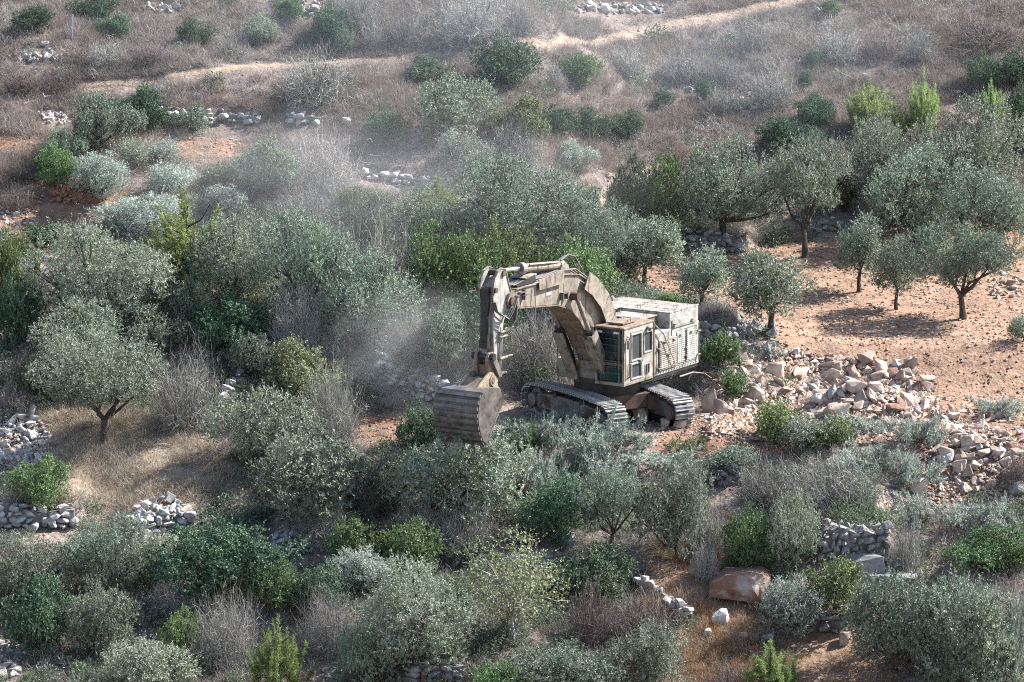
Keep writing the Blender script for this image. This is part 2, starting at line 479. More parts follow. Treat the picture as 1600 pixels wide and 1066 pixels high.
for wi, (foot, hpx, step, style, label) in enumerate(WALLS):
    P = ground_at([p[0] for p in foot], [p[1] for p in foot])
    mid = P.mean(0)
    root = empty('dry_stone_wall', mid)
    tag(root, label, 'stone wall', 'dry stone terrace walls', kind='thing')
    dep = project(mid)[2]
    H = hpx / (FPX / dep) * .98
    seglen = np.linalg.norm(np.diff(P[:, :2], axis=0), axis=1)
    cum = np.concatenate([[0], np.cumsum(seglen)])
    rh = .21 if H < 1.2 else .25
    rows = max(2, int(round(H / rh)))
    # hearting of the wall
    cv = []; cf = []
    nS = max(6, int(cum[-1] / .4))
    for i in range(nS + 1):
        s = cum[-1] * (.02 + .96 * i / nS)
        x = np.interp(s, cum, P[:, 0]); y = np.interp(s, cum, P[:, 1])
        zz = float(ground_z(x, y)); hh = H * (.62 + .16 * rng.rand())
        for (dy, dz) in [(.10, -.3), (.10, hh), (.55, hh), (.55, -.3)]:
            cv.append((x - mid[0], y + dy - mid[1], zz + dz - mid[2]))
    for i in range(nS):
        for k in range(4):
            a = i * 4 + k; b = i * 4 + (k + 1) % 4
            cf.append((a, b, b + 4, a + 4))
    cf += [(0, 1, 2, 3), (nS * 4 + 3, nS * 4 + 2, nS * 4 + 1, nS * 4)]
    link('rubble_core', fast_mesh('rubble_core', cv, cf, M['limedark']), root)
    for r_ in range(rows):
        s = rng.uniform(-.1, .15)
        while s < cum[-1]:
            w = rng.uniform(.24, .50)
            if r_ == rows - 1 and rng.rand() < .35:
                s += w; continue
            x = np.interp(s, cum, P[:, 0]); y = np.interp(s, cum, P[:, 1])
            k = min(np.searchsorted(cum, s, side='right') - 1, len(seglen) - 1); k = max(k, 0)
            t = P[k + 1] - P[k]
            ang = math.atan2(t[1], t[0])
            z = float(ground_z(x, y)) + (r_ + .45) * rh + rng.uniform(-.03, .03)
            h_ = rh * rng.uniform(.95, 1.35)
            me_ = BLOCKS[style][rng.randint(9)] if rng.rand() < .7 else ROCKS[style][rng.randint(9)]
            put('stone', me_, root, (x - mid[0] + rng.uniform(-.05, .05), y - mid[1] + rng.uniform(-.12, .12), z - mid[2]),
                (rng.uniform(-.4, .4), rng.uniform(-.4, .4), ang + rng.uniform(-.4, .4)), (w * 1.1, rng.uniform(.3, .5), h_ * rng.uniform(.85, 1.2)))
            s += w * .92
    # capping stones lying on the hearting
    s = 0.0
    while s < cum[-1]:
        x = np.interp(s, cum, P[:, 0]); y = np.interp(s, cum, P[:, 1])
        w = rng.uniform(.22, .42)
        put('stone', ROCKS[style][rng.randint(9)], root, (x - mid[0], y + .36 - mid[1] + rng.uniform(-.1, .1), float(ground_z(x, y)) + H * .82 - mid[2] + rng.uniform(-.05, .06)),
            (rng.uniform(-.4, .4), rng.uniform(-.4, .4), rng.uniform(0, 6.3)), (w * 1.15, w, w * .8))
        s += w * 1.0

# heaps: centre px, half sizes px, pieces, size range m, stones, label
HEAPS = [
 ((1225, 620), (110, 70), 290, (.16, .75), 'pinkstone', 'heap of broken pinkish stone tumbling down beside the right track'),
 ((1150, 598), (55, 52), 240, (.16, .62), 'pinkstone', 'rubble bank of mixed stone right behind the excavator house'),
 ((1265, 668), (90, 26), 200, (.12, .42), 'pinkstone', 'small broken stones spread below the two green bushes on the rubble'),
 ((1425, 640), (55, 48), 200, (.12, .45), 'pinkstone', 'loose stones at the right flank of the highest heap'),
 ((1350, 622), (105, 62), 295, (.18, .85), 'pinkstone', 'highest heap of pale broken limestone in front of the red field'),
 ((1130, 668), (75, 14), 70, (.12, .34), 'lime', 'crushed white stone scattered at the foot of the right track'),
 ((1525, 705), (80, 66), 290, (.16, .68), 'pinkstone', 'loose mixed stones spread over red earth at the right edge'),
 ((1480, 770), (110, 26), 110, (.10, .36), 'lime', 'fine white rubble below the cut branches, far right'),
 ((28, 690), (52, 48), 290, (.2, .6), 'lime', 'pale grey rubble heap at the left edge beside the lone olive'),
 ((256, 806), (48, 26), 130, (.22, .7), 'lime', 'heap of big pale stones above the sprawling olive, lower left'),
 ((222, 846), (30, 34), 90, (.18, .5), 'lime', 'trail of stones spilling down left of the big dark bush'),
 ((474, 844), (52, 24), 140, (.18, .5), 'lime', 'flat scatter of grey stones between the two dark bushes'),
 ((14, 1036), (20, 30), 50, (.2, .55), 'lime', 'small stone heap in the bottom left corner'),
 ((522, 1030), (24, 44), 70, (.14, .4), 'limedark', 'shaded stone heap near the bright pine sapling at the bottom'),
 ((85, 186), (28, 10), 45, (.15, .45), 'lime', 'pale stones tumbled beside the forked dry stick, upper left'),
 ((50, 92), (26, 9), 26, (.2, .6), 'lime', 'pale grey stones above the left end of the dirt path'),
 ((82, 88), (16, 9), 12, (.25, .55), 'lime', 'three rounded pale stones above the left end of the dirt path'),
 ((255, 14), (36, 7), 40, (.2, .5), 'lime', 'row of grey stones near the top edge, left'),
 ((490, 10), (26, 16), 40, (.2, .5), 'lime', 'white stone heap behind the dark bush at the top edge'),
 ((965, 14), (75, 9), 60, (.2, .6), 'lime', 'white rock outcrop beside the path near the top edge'),
 ((1170, 160), (36, 12), 36, (.2, .55), 'lime', 'white stones among grey shrubs on the upper right slope'),
 ((1085, 138), (24, 6), 22, (.18, .45), 'lime', 'few white stones left of the grey shrubs, upper slope'),
 ((1570, 448), (30, 22), 46, (.2, .55), 'pinkstone', 'orange broken stone heap at the right end of the red field'),
 ((1330, 355), (90, 9), 90, (.16, .42), 'lime', 'line of pale stones showing between the olive trunks behind the field'),
 ((1172, 535), (42, 44), 190, (.18, .55), 'limedark', 'grey stones collapsed between the wall and the red field'),
 ((30, 340), (34, 16), 60, (.12, .36), 'lime', 'fine grey rubble on bare earth at the left edge below the mound'),
 ((1010, 668), (40, 10), 20, (.14, .36), 'pinkstone', 'few pinkish stones in the cut brush before the tracks'),
 ((975, 280), (45, 6), 30, (.15, .4), 'pinkstone', 'low row of pale stones in dust above the middle olives'),
]
for (cx, cy), (hx, hy), n, (s0, s1), style, label in HEAPS:
    n = min(n, 290)
    q = rng.rand(n) ** .5; a = rng.rand(n) * 2 * np.pi
    X = cx + hx * q * np.cos(a); Y = cy + hy * q * np.sin(a)
    P = ground_at(X, Y)
    root = empty('rubble_heap', P.mean(0)); mid = P.mean(0)
    tag(root, label, 'rubble', 'heaps of loose stone')
    sz = s0 + (s1 - s0) * rng.rand(n) ** 2.2
    for i in range(n):
        st = style if rng.rand() < .8 else ('lime' if style != 'lime' else 'pinkstone')
        if style == 'pinkstone' and rng.rand() < .1: st = 'brownrock'
        s = sz[i]
        put('stone', ROCKS[st][rng.randint(9)], root, (P[i, 0] - mid[0], P[i, 1] - mid[1], P[i, 2] - mid[2] + s * rng.uniform(-.12, .36)),
            (rng.uniform(-.8, .8), rng.uniform(-.8, .8), rng.uniform(0, 6.3)), (s * rng.uniform(.9, 1.5), s * rng.uniform(.8, 1.2), s * rng.uniform(.7, 1.1)))

# single boulders: foot px, width px, height px, stone, label
BOULD = [
 (1156, 930, 84, 46, 'brownrock', 'big iron brown boulder with pale flat top in orange grass'),
 (1000, 660, 26, 30, 'pinkstone', 'rounded pink boulder before the dark gap between the tracks'),
 (1062, 670, 22, 18, 'pinkstone', 'squat pink boulder at the foot of the right track'),
 (1040, 668, 16, 14, 'pinkstone', 'small pinkish stone left of the squat boulder by the right track'),
 (1108, 642, 28, 34, 'pinkstone', 'upright grey pink boulder in shade right of the track'),
 (1128, 650, 24, 30, 'pinkstone', 'pale angular boulder right of the right track'),
 (1305, 580, 20, 16, 'pinkstone', 'dark edged block on the left shoulder of the highest heap'),
 (1378, 585, 30, 24, 'pinkstone', 'tilted pale block on the crest of the highest heap'),
 (1210, 590, 34, 26, 'pinkstone', 'big tawny block near the top of the track side heap'),
 (1335, 612, 40, 20, 'pinkstone', 'large pale slab in the middle of the highest heap'),
 (1368, 612, 32, 18, 'pinkstone', 'pale slab right of the largest one on the highest heap'),
 (1180, 622, 34, 20, 'pinkstone', 'long tawny slab on the lower face of the track side heap'),
 (1380, 668, 36, 12, 'pinkstone', 'leaning pale plank shaped rock below the highest heap'),
 (1478, 715, 34, 18, 'pinkstone', 'long pink rock lying beside the cut branches, right'),
 (1436, 768, 34, 22, 'pinkstone', 'lone pale boulder below the cut branches, lower right'),
 (1448, 812, 20, 20, 'pinkstone', 'small tan boulder on the bank above the dark wall'),
 (1515, 700, 26, 22, 'pinkstone', 'squarish pink rock on the right hand rubble'),
 (1497, 735, 26, 20, 'pinkstone', 'wedge of pale rock above four small stones, right'),
 (1540, 640, 22, 16, 'pinkstone', 'pale stone lying at the edge of red soil by silvery branches'),
 (1590, 772, 30, 24, 'lime', 'white block at the right edge in front of the root hole'),
 (1125, 976, 30, 24, 'lime', 'cream boulder in orange dry grass below the brown boulder'),
 (1106, 994, 20, 12, 'lime', 'small cream stone on orange ground left of the cream boulder'),
 (1320, 1006, 22, 20, 'pinkstone', 'orange cut stone beside the low neat wall'),
 (1200, 1000, 22, 12, 'lime', 'pale flat stone in front of the silvery bush, bottom right'),
 (1160, 998, 18, 10, 'pinkstone', 'small reddish stone on the orange ground, bottom right'),
 (1058, 962, 20, 16, 'lime', 'cream stone at the lower end of the slanting wall stub'),
 (542, 196, 16, 14, 'lime', 'single whitish boulder right of the small wall stub, upper slope'),
 (69, 72, 17, 8, 'lime', 'long flat white stone high on the left slope'),
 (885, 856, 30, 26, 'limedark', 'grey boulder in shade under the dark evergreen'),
 (513, 840, 24, 12, 'lime', 'flat white slab at the right end of the grey stone scatter'),
 (616, 566, 16, 22, 'lime', 'square white block on top of the dusty terrace wall'),
 (412, 540, 22, 16, 'lime', 'pale rock showing through grey brush left of centre'),
 (1352, 124, 18, 10, 'lime', 'white rock alone in purple grass on the upper right slope'),
 (1282, 20, 14, 8, 'lime', 'small white rock beside the little green bush at the top edge'),
 (946, 20, 16, 14, 'lime', 'upright white rock at the top edge, middle'),
 (930, 642, 12, 9, 'lime', 'white stone lying on the left track'),
]
for bx, by, w, h, st, label in BOULD:
    p = g1(bx, by)
    ppm = FPX / project(p)[2]
    if 'lying on the left track' in label:
        p = np.array([-0.62, -2.42, 1.16]); by = 0
    o = link('boulder', rock_mesh('boulder', 4 if w > 80 else rng.randint(1e6), M[st], n=40 if w > 80 else 26, blocky=.70 if w > 80 else .5))
    W = w / ppm; H = h / ppm
    if w > 80:      # the big boulder: a wedge with a tilted flat top
        bm = bmesh.new()
        for q in [(-.5, -.35, -.2), (-.46, -.4, .12), (-.5, .3, .16), (-.22, -.42, .30), (-.3, .3, .36), (.1, -.36, .40), (.36, -.3, .43), (.3, .36, .46), (.5, -.2, .30), (.47, .3, .33), (.46, -.36, -.2), (.5, .3, -.2), (-.5, .35, -.2), (-.05, -.5, .05), (.3, -.46, .08)]:
            bm.verts.new(q)
        bmesh.ops.convex_hull(bm, input=bm.verts)
        bmesh.ops.subdivide_edges(bm, edges=bm.edges[:], cuts=2, use_grid_fill=True)
        _br = np.random.RandomState(3)
        for v in bm.verts: v.co += Vector(_br.normal(size=3) * .014)
        bm.to_mesh(o.data); bm.free()
    o.scale = (W * 1.12, W * .95, H * 1.35)
    o.location = (p[0], p[1], p[2] + H * (.42 if w < 80 else .22))
    if w > 80: o.scale.z = H * 1.65
    o.rotation_euler = (rng.uniform(-.12, .12), rng.uniform(-.12, .12), rng.uniform(-.4, .4))
    tag(o, label, 'boulder', 'single boulders')

# long pale ledge in the lower right and the bedrock under the tall dark wall
p = g1(1390, 914); ppm = FPX / project(p)[2]
o = link('stone_ledge', rock_mesh('stone_ledge', 4242, M['lime'], n=26, blocky=.85))
o.scale = (108 / ppm, .8, .3); o.location = (p[0], p[1] + .3, p[2] + .22)
tag(o, 'long flat pale ledge of rock under the tall dark wall', 'rock ledge')
p = g1(1335, 905); ppm = FPX / project(p)[2]
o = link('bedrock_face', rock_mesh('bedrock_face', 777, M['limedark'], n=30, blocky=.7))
o.scale = (110 / ppm, 1.0, 1.5); o.location = (p[0], p[1] + .35, p[2] + .25)
tag(o, 'dark bedrock face below the tall dry stone wall', 'rock ledge')
# dug up earth: a heap of clods
p = g1(120, 312); P = ground_at(120 + 42 * rng.uniform(-1, 1, 120), 300 + 16 * rng.uniform(-1, 1, 120)); mid = P.mean(0)
root = empty('earth_mound', mid); tag(root, 'dug up mound of dark red earth beside the silvery bush', 'earth mound')
CLODS = [rock_mesh('clod', 60 + i, M['redsoil'], n=16, blocky=.4) for i in range(5)]
for q in P:
    s_ = rng.uniform(.12, .5)
    put('clod', CLODS[rng.randint(5)], root, (q[0] - mid[0], q[1] - mid[1], q[2] - mid[2] + s_ * .15), tuple(rng.uniform(0, 6, 3)), (s_ * 1.3, s_, s_ * .8))
# ------------------------------------------------------------------ plants
def unit(v):
    return v / (np.linalg.norm(v, axis=-1, keepdims=True) + 1e-9)

def leaf_quads(P, D, L, W, r, N=None):
    """rhombic leaves: base P, direction D, length L, half width W, blade facing N"""
    n = len(P)
    S = unit(np.cross(D, r.normal(size=(n, 3)) if N is None else N))
    L = np.broadcast_to(L, (n,))[:, None]; W = np.broadcast_to(W, (n,))[:, None]
    V = np.empty((n, 4, 3), np.float32)
    V[:, 0] = P; V[:, 1] = P + D * L * .45 + S * W; V[:, 2] = P + D * L; V[:, 3] = P + D * L * .45 - S * W
    return V.reshape(-1, 3), np.arange(n * 4).reshape(n, 4)

def lobes(r, n, rx, z0, z1, lr, flat=.8):
    """centres and radii of leaf clumps filling a domed crown"""
    out = []
    tries = 0
    H = (z1 - z0)
    p1, p2, p3 = r.rand(3) * 6.283
    while len(out) < n and tries < 9000:
        tries += 1
        v = unit(r.normal(size=3)); q = r.rand() ** .45
        c = np.array([v[0] * q, v[1] * q, v[2] * q])
        if c[2] < -.75: continue
        R_ = lr * r.uniform(.5, 1.4)
        az = math.atan2(c[1], c[0]); k = 1 + .24 * math.sin(2 * az + p1) + .20 * math.sin(3 * az + p2)
        c = c * np.array([k, k, 1 + .28 * math.sin(az + p3)])
        p = np.array([c[0] * (rx - R_ * .7), c[1] * (rx - R_ * .7), z0 + H * .5 + c[2] * (H * .5 - R_ * .6)])
        if any(np.linalg.norm(p - o[0]) < (R_ + o[1]) * .64 for o in out): continue
        out.append((p, R_))
    return out

def crown(seed, rx, z0, z1, nl, lr, sprigs, leaves, L, W, slen, up=.5, droop=0.0, spread=.9):
    r = np.random.RandomState(seed)
    lb = lobes(r, nl, rx, z0, z1, lr)
    VP = []; VD = []; RN = []; VN = []
    for (c, R_) in lb:
        n = int(sprigs * (R_ / lr) ** 2)
        d = unit(r.normal(size=(n, 3)))
        q = r.rand(n) ** .22
        o = c + d * (R_ * q * .85)[:, None] * np.array([1, 1, .85])
        D = unit(d * .8 + np.array([0, 0, up]) + r.normal(size=(n, 3)) * .35)
        ln = slen * r.uniform(.5, 1.35, n) * np.where(r.rand(n) < .16, r.uniform(1.6, 2.8, n), 1.0)
        tone = r.rand(n)
        lobe_t = r.rand() * .25
        t = r.rand(n, leaves) * .95 + .05
        o2 = o[:, None] + D[:, None] * (t * ln[:, None])[..., None]
        o2[..., 2] -= droop * t ** 2 * ln[:, None]
        ld = unit(D[:, None] * .7 + unit(r.normal(size=(n, leaves, 3))) * spread + np.array([0, 0, .15]))
        VP.append(o2.reshape(-1, 3)); VD.append(ld.reshape(-1, 3))
        VN.append(unit(d[:, None] * .8 + np.array([0, 0, .45]) + r.normal(size=(n, leaves, 3)) * .45).reshape(-1, 3))
        RN.append(np.clip((.45 * tone[:, None] + .75 * r.rand(n, leaves) - .12 + lobe_t - .1), 0, 1).ravel())
    P = np.concatenate(VP); D = np.concatenate(VD); RN = np.concatenate(RN)
    n = len(P)
    V, F = leaf_quads(P, D, L * r.uniform(.7, 1.3, n), W * r.uniform(.7, 1.3, n), r, np.concatenate(VN))
    return V, F, RN, lb

class MB:
    """collects shapes into one mesh"""
    def __init__(s): s.v = []; s.f = []
    def add(s, V, F):
        b = len(s.v); s.v += [tuple(map(float, q)) for q in V]; s.f += [tuple(b + i for i in f) for f in F]; return s
    def box(s, x0, x1, y0, y1, z0, z1):
        return s.add([(x0, y0, z0), (x1, y0, z0), (x1, y1, z0), (x0, y1, z0), (x0, y0, z1), (x1, y0, z1), (x1, y1, z1), (x0, y1, z1)],
                     [(0, 3, 2, 1), (4, 5, 6, 7), (0, 1, 5, 4), (1, 2, 6, 5), (2, 3, 7, 6), (3, 0, 4, 7)])
    def prism(s, prof, y0, y1):
        n = len(prof)
        V = [(x, y0, z) for x, z in prof] + [(x, y1, z) for x, z in prof]
        F = [tuple(range(n - 1, -1, -1)), tuple(range(n, 2 * n))] + [(i, (i + 1) % n, n + (i + 1) % n, n + i) for i in range(n)]
        return s.add(V, F)
    def plan(s, prof, z0, z1):
        n = len(prof)
        V = [(x, y, z0) for x, y in prof] + [(x, y, z1) for x, y in prof]
        F = [tuple(range(n - 1, -1, -1)), tuple(range(n, 2 * n))] + [(i, (i + 1) % n, n + (i + 1) % n, n + i) for i in range(n)]
        return s.add(V, F)
    def tube(s, pts, rad, n=6, cap=True):
        pts = [np.array(p, float) for p in pts]
        m = len(pts)
        rad = [rad] * m if np.isscalar(rad) else rad
        V = []
        u = None
        for i, p in enumerate(pts):
            t = unit(pts[min(i + 1, m - 1)] - pts[max(i - 1, 0)])
            if u is None:
                a = np.array([0, 0, 1.0]) if abs(t[2]) < .9 else np.array([1.0, 0, 0])
                u = unit(np.cross(t, a))
            else:
                u = unit(u - t * np.dot(u, t))
            w = np.cross(t, u)
            for k in range(n):
                an = 2 * math.pi * k / n
                V.append(p + (u * math.cos(an) + w * math.sin(an)) * rad[i])
        F = [(i * n + k, i * n + (k + 1) % n, (i + 1) * n + (k + 1) % n, (i + 1) * n + k) for i in range(m - 1) for k in range(n)]
        if cap:
            F += [tuple(range(n - 1, -1, -1)), tuple(range((m - 1) * n, m * n))]
        return s.add(V, F)
    def cyl(s, p0, p1, r, n=14, r2=None):
        return s.tube([p0, p1], [r, r if r2 is None else r2], n)
    def mesh(s, name, mat, smooth=False):
        me = bpy.data.meshes.new(name)
        me.from_pydata(s.v, [], s.f); me.update()
        bm = bmesh.new(); bm.from_mesh(me); bmesh.ops.recalc_face_normals(bm, faces=bm.faces); bm.to_mesh(me); bm.free()
        if smooth:
            me.polygons.foreach_set('use_smooth', [True] * len(me.polygons))
        me.materials.append(mat)
        return me

def trunk_mesh(seed, lb, z0, base_r, name='trunk', fork=.35, mat=None, limbs=7):
    r = np.random.RandomState(seed)
    mb = MB()
    fz = z0 * fork + .15
    lean = r.uniform(-.12, .12, 2)
    pts = [(0, 0, -.35), (0, 0, 0), (lean[0] * .5 + r.uniform(-.04, .04), lean[1] * .5, fz * .5), (lean[0], lean[1], fz)]
    mb.tube(pts, [base_r * 1.9, base_r * 1.35, base_r, base_r * .95], 8)
    f = np.array([lean[0], lean[1], fz])
    lb = sorted(lb, key=lambda q: -q[1])[:limbs]
    for c, R_ in lb:
        c = np.array(c)
        d = c - f
        m1 = f + d * .35 + r.uniform(-.12, .12, 3) * np.linalg.norm(d) + np.array([0, 0, -.05])
        m2 = f + d * .7 + r.uniform(-.10, .10, 3) * np.linalg.norm(d)
        mb.tube([f, m1, m2, c], [base_r * .6, base_r * .45, base_r * .28, base_r * .12], 5)
        for k in range(3):
            e = c + unit(r.normal(size=3) + np.array([0, 0, .4])) * R_ * r.uniform(.8, 1.5)
            mb.tube([m2, (m2 + e) / 2 + r.uniform(-.08, .08, 3), e], [base_r * .22, base_r * .14, base_r * .05], 4)
    return mb.mesh(name, mat or M['bark'])

PROTO = {}
def add_proto(kind, cr, tr):
    V = np.empty(len(cr.vertices) * 3, np.float32); cr.vertices.foreach_get('co', V); V = V.reshape(-1, 3)
    w = np.percentile(np.abs(V[:, :2]), 97) * 2
    h = np.percentile(V[:, 2], 99.3)
    PROTO.setdefault(kind, []).append((cr, tr, w, h))

# olive trees with a clear trunk, about 4.6 m wide, and old ones leafy almost to the ground
for i in range(3):
    V, F, RN, lb = crown(20 + i, 2.3, 1.3, 4.0, 66, .42, 62, 12, .088, .0155, .25, up=.5)
    add_proto('olive', fast_mesh('crown', V, F, M['olive'], RN), trunk_mesh(40 + i, lb, 1.5, .13, fork=.55))
for i in range(5):
    V, F, RN, lb = crown(30 + i, 2.3, .1, 3.9, 95, .42, 52, 12, .088, .0155, .26, up=.5)
    add_proto('olive_low', fast_mesh('crown', V, F, M['olive'], RN), trunk_mesh(50 + i, lb, 1.0, .15, fork=.55, limbs=10))
# small olives, about 2.4 m
for i in range(4):
    V, F, RN, lb = crown(60 + i, 1.2, .45, 2.35, 30, .33, 62, 11, .085, .0145, .22, up=.6)
    add_proto('small_olive', fast_mesh('crown', V, F, M['olive'], RN), trunk_mesh(80 + i, lb, .8, .075, fork=.7, limbs=6))
# olive bushes touching the ground
for i in range(4):
    V, F, RN, lb = crown(100 + i, 1.6, .02, 2.3, 48, .36, 60, 11, .085, .0150, .22, up=.5)
    add_proto('bush_olive', fast_mesh('foliage', V, F, M['olive'], RN), trunk_mesh(120 + i, lb, .35, .07, 'stem', limbs=9))
# broadleaved evergreen bushes
for i in range(4):
    V, F, RN, lb = crown(140 + i, 1.6, -.05, 2.2, 46, .36, 72, 12, .066, .020, .17, up=.35, spread=1.1)
    add_proto('bush_dark', fast_mesh('foliage', V, F, M['dark'], RN), trunk_mesh(160 + i, lb, .3, .06, 'stem', limbs=9))
for i in range(3):
    V, F, RN, lb = crown(180 + i, .8, -.02, 1.15, 14, .30, 75, 12, .062, .018, .2, up=.35, spread=1.1)
    add_proto('small_dark', fast_mesh('foliage', V, F, M['dark'], RN), trunk_mesh(190 + i, lb, .2, .035, 'stem', limbs=6))
for i in range(3):
    V, F, RN, lb = crown(200 + i, .8, -.02, 1.15, 14, .30, 75, 11, .078, .012, .28, up=.6)
    add_proto('small_olive_bush', fast_mesh('foliage', V, F, M['olive'], RN), trunk_mesh(210 + i, lb, .2, .035, 'stem', limbs=6))
# open yellowing tree
for i in range(1):
    V, F, RN, lb = crown(230 + i, 1.8, .5, 3.6, 24, .5, 55, 8, .075, .02, .45, up=.3)
    add_proto('thin', fast_mesh('crown', V, F, M['yellow'], RN), trunk_mesh(235 + i, lb, 1.2, .11, fork=.6, limbs=14, mat=M['deadwood']))

def twigs(seed, rx, H, n, seglen, wid, curl=.35, upb=.8, branch=3):
    """dome of leafless twigs made of thin ribbons"""
    r = np.random.RandomState(seed)
    Vs = []; Fs = []; RN = []; base = 0
    def strand(P, D, ln, w, ns, tone):
        nonlocal base
        m = len(P)
        pts = [P]; d = D
        for k in range(ns):
            d = unit(d + r.normal(size=(m, 3)) * curl + np.array([0, 0, .08]))
            pts.append(pts[-1] + d * (ln / ns)[:, None])
        pts = np.stack(pts, 1)
        S = unit(np.cross(D, r.normal(size=(m, 3))))
        ws = np.linspace(1, .35, ns + 1)[None, :, None] * w
        A = pts + S[:, None] * ws; B = pts - S[:, None] * ws
        V = np.stack([A, B], 2).reshape(m, -1, 3)
        idx = np.arange(m)[:, None] * (2 * (ns + 1)) + base
        for k in range(ns):
            q = np.stack([idx[:, 0] + 2 * k, idx[:, 0] + 2 * k + 1, idx[:, 0] + 2 * k + 3, idx[:, 0] + 2 * k + 2], 1)
            Fs.append(q); RN.append(tone)
        Vs.append(V.reshape(-1, 3)); base += m * 2 * (ns + 1)
        return pts
    a = r.rand(n) * 6.283; q = r.rand(n) ** .6
    P = np.stack([np.cos(a) * q * rx * .45, np.sin(a) * q * rx * .45, np.full(n, -.05)], 1)
    el = r.rand(n)
    D = unit(np.stack([np.cos(a) * (.25 + q * .9), np.sin(a) * (.25 + q * .9), upb * (1.15 - .55 * q)], 1))
    ln = H * r.uniform(.55, 1.05, n) * (1.05 - .15 * q)
    tone = r.rand(n)
    pts = strand(P, D, ln, wid, 4, tone * .6)
    for b in range(branch):
        k = r.randint(1, 4, n)
        p0 = pts[np.arange(n), k]
        d0 = unit(unit(pts[np.arange(n), 4] - pts[np.arange(n), 0]) + r.normal(size=(n, 3)) * .55)
        p2 = strand(p0, d0, ln * r.uniform(.3, .55, n), wid * .7, 3, np.clip(tone * .5 + r.rand(n) * .5, 0, 1))
        for c in range(2):
            k2 = r.randint(1, 4, n)
            strand(p2[np.arange(n), k2], unit(d0 + r.normal(size=(n, 3)) * .7), ln * r.uniform(.15, .3, n), wid * .5, 2, np.clip(tone * .4 + r.rand(n) * .7, 0, 1))
    return np.concatenate(Vs), np.concatenate(Fs), np.concatenate(RN)
def simple_stem(seed, rad, h, name='stem'):
    r = np.random.RandomState(seed); mb = MB()
    for k in range(6):
        a = k * 1.05 + r.rand()
        e = np.array([math.cos(a) * h * .45, math.sin(a) * h * .45, h * r.uniform(.5, .75)])
        mb.tube([(0, 0, -.15), e * .45 + r.uniform(-.05, .05, 3), e], [rad, rad * .7, rad * .3], 5)
    return mb.mesh(name, M['bark'])
for i in range(5):
    V, F, RN = twigs(300 + i, 1.1, 1.2, 400, .3, .0075, curl=.5, upb=.62)
    add_proto('twig', fast_mesh('twigs', V, F, M['twig'], RN), simple_stem(310 + i, .035, 1.0))
for i in range(2):
    V, F, RN = twigs(330 + i, 1.9, 2.4, 520, .3, .0095, curl=.55, upb=.85, branch=4)
    add_proto('bigtwig', fast_mesh('twigs', V, F, M['twig'], RN), simple_stem(340 + i, .06, 2.0))

def pine(seed, H, rx):
    r = np.random.RandomState(seed)
    VP = []; VD = []
    nsh = 60
    for k in range(nsh):
        a = r.rand() * 6.283; q = r.rand() ** .7
        b = np.array([math.cos(a) * q * rx * .9, math.sin(a) * q * rx * .9, H * (.05 + .5 * r.rand()) * (1 - .3 * q)])
        d = unit(np.array([math.cos(a) * q * .6 + r.normal() * .22, math.sin(a) * q * .6 + r.normal() * .22, 1.0]))
        ln = H * r.uniform(.25, .5) * (1.1 - .4 * q)
        if k == 0: b = np.array([0, 0, H * .3]); d = np.array([0, 0, 1.0]); ln = H * .7
        m = int(190 * ln)+50
        t = r.rand(m)
        P = b + d[None] * (t * ln)[:, None]
        D = unit(d[None] * .8 + unit(r.normal(size=(m, 3))) * 1.0)
        VP.append(P); VD.append(D)
        # drooping side shoot
        m = 50; t = r.rand(m)
        d2 = unit(np.array([math.cos(a + 1), math.sin(a + 1), .5])); P = b + d2[None] * (t * ln * .5)[:, None]
        VP.append(P); VD.append(unit(d2[None] + unit(r.normal(size=(m, 3))) * .9))
    P = np.concatenate(VP); D = np.concatenate(VD); n = len(P)
    V, F = leaf_quads(P, D, .13 * r.uniform(.6, 1.3, n), .0085, r)
    return V, F, r.rand(n)
for i in range(3):
    V, F, RN = pine(350 + i, 2.0, .8)
    mb = MB(); mb.tube([(0, 0, -.2), (.02, 0, .9), (0, .02, 1.7)], [.05, .035, .012], 6)
    for k in range(7):
        a = k * 2.4; z = .3 + .17 * k
        mb.tube([(0, 0, z), (math.cos(a) * .3, math.sin(a) * .3, z + .15), (math.cos(a) * .5, math.sin(a) * .5, z + .45)], [.02, .014, .006], 4)
    add_proto('pine', fast_mesh('crown', V, F, M['pine'], RN), mb.mesh('trunk', M['bark']))
# cut branches lying on the ground: long sprays
def cut_spray(seed):
    r = np.random.RandomState(seed)
    VP = []; VD = []; mb = MB()
    for k in range(26):
        a = r.uniform(0, 6.283); b = np.array([r.normal() * .55, r.normal() * .4, r.uniform(.05, .4)])
        d = unit(np.array([math.cos(a), math.sin(a), r.uniform(-.05, .55)]))
        ln = r.uniform(.5, 1.1)
        mid = b + d * ln * .5 + np.array([0, 0, .08]); e = b + d * ln
        mb.tube([b, mid, e], [.018, .012, .004], 4)
        for s in range(16):
            t0 = r.rand() * .9 + .1
            p = b + d * ln * t0
            dd = unit(d + r.normal(size=3) * .5)
            m = 15; t = r.rand(m)
            VP.append(p + dd[None] * (t * .28)[:, None]); VD.append(unit(dd[None] * .8 + unit(r.normal(size=(m, 3))) * .8))
    P = np.concatenate(VP); D = np.concatenate(VD); n = len(P)
    V, F = leaf_quads(P, D, .10 * r.uniform(.6, 1.3, n), .014, r)
    V[:, 2] = np.maximum(V[:, 2], -.03)
    return V, F, r.rand(n), mb
for i in range(3):
    V, F, RN, mb = cut_spray(370 + i)
    add_proto('cut', fast_mesh('foliage', V, F, M['silver'], RN), mb.mesh('stem', M['deadwood']))

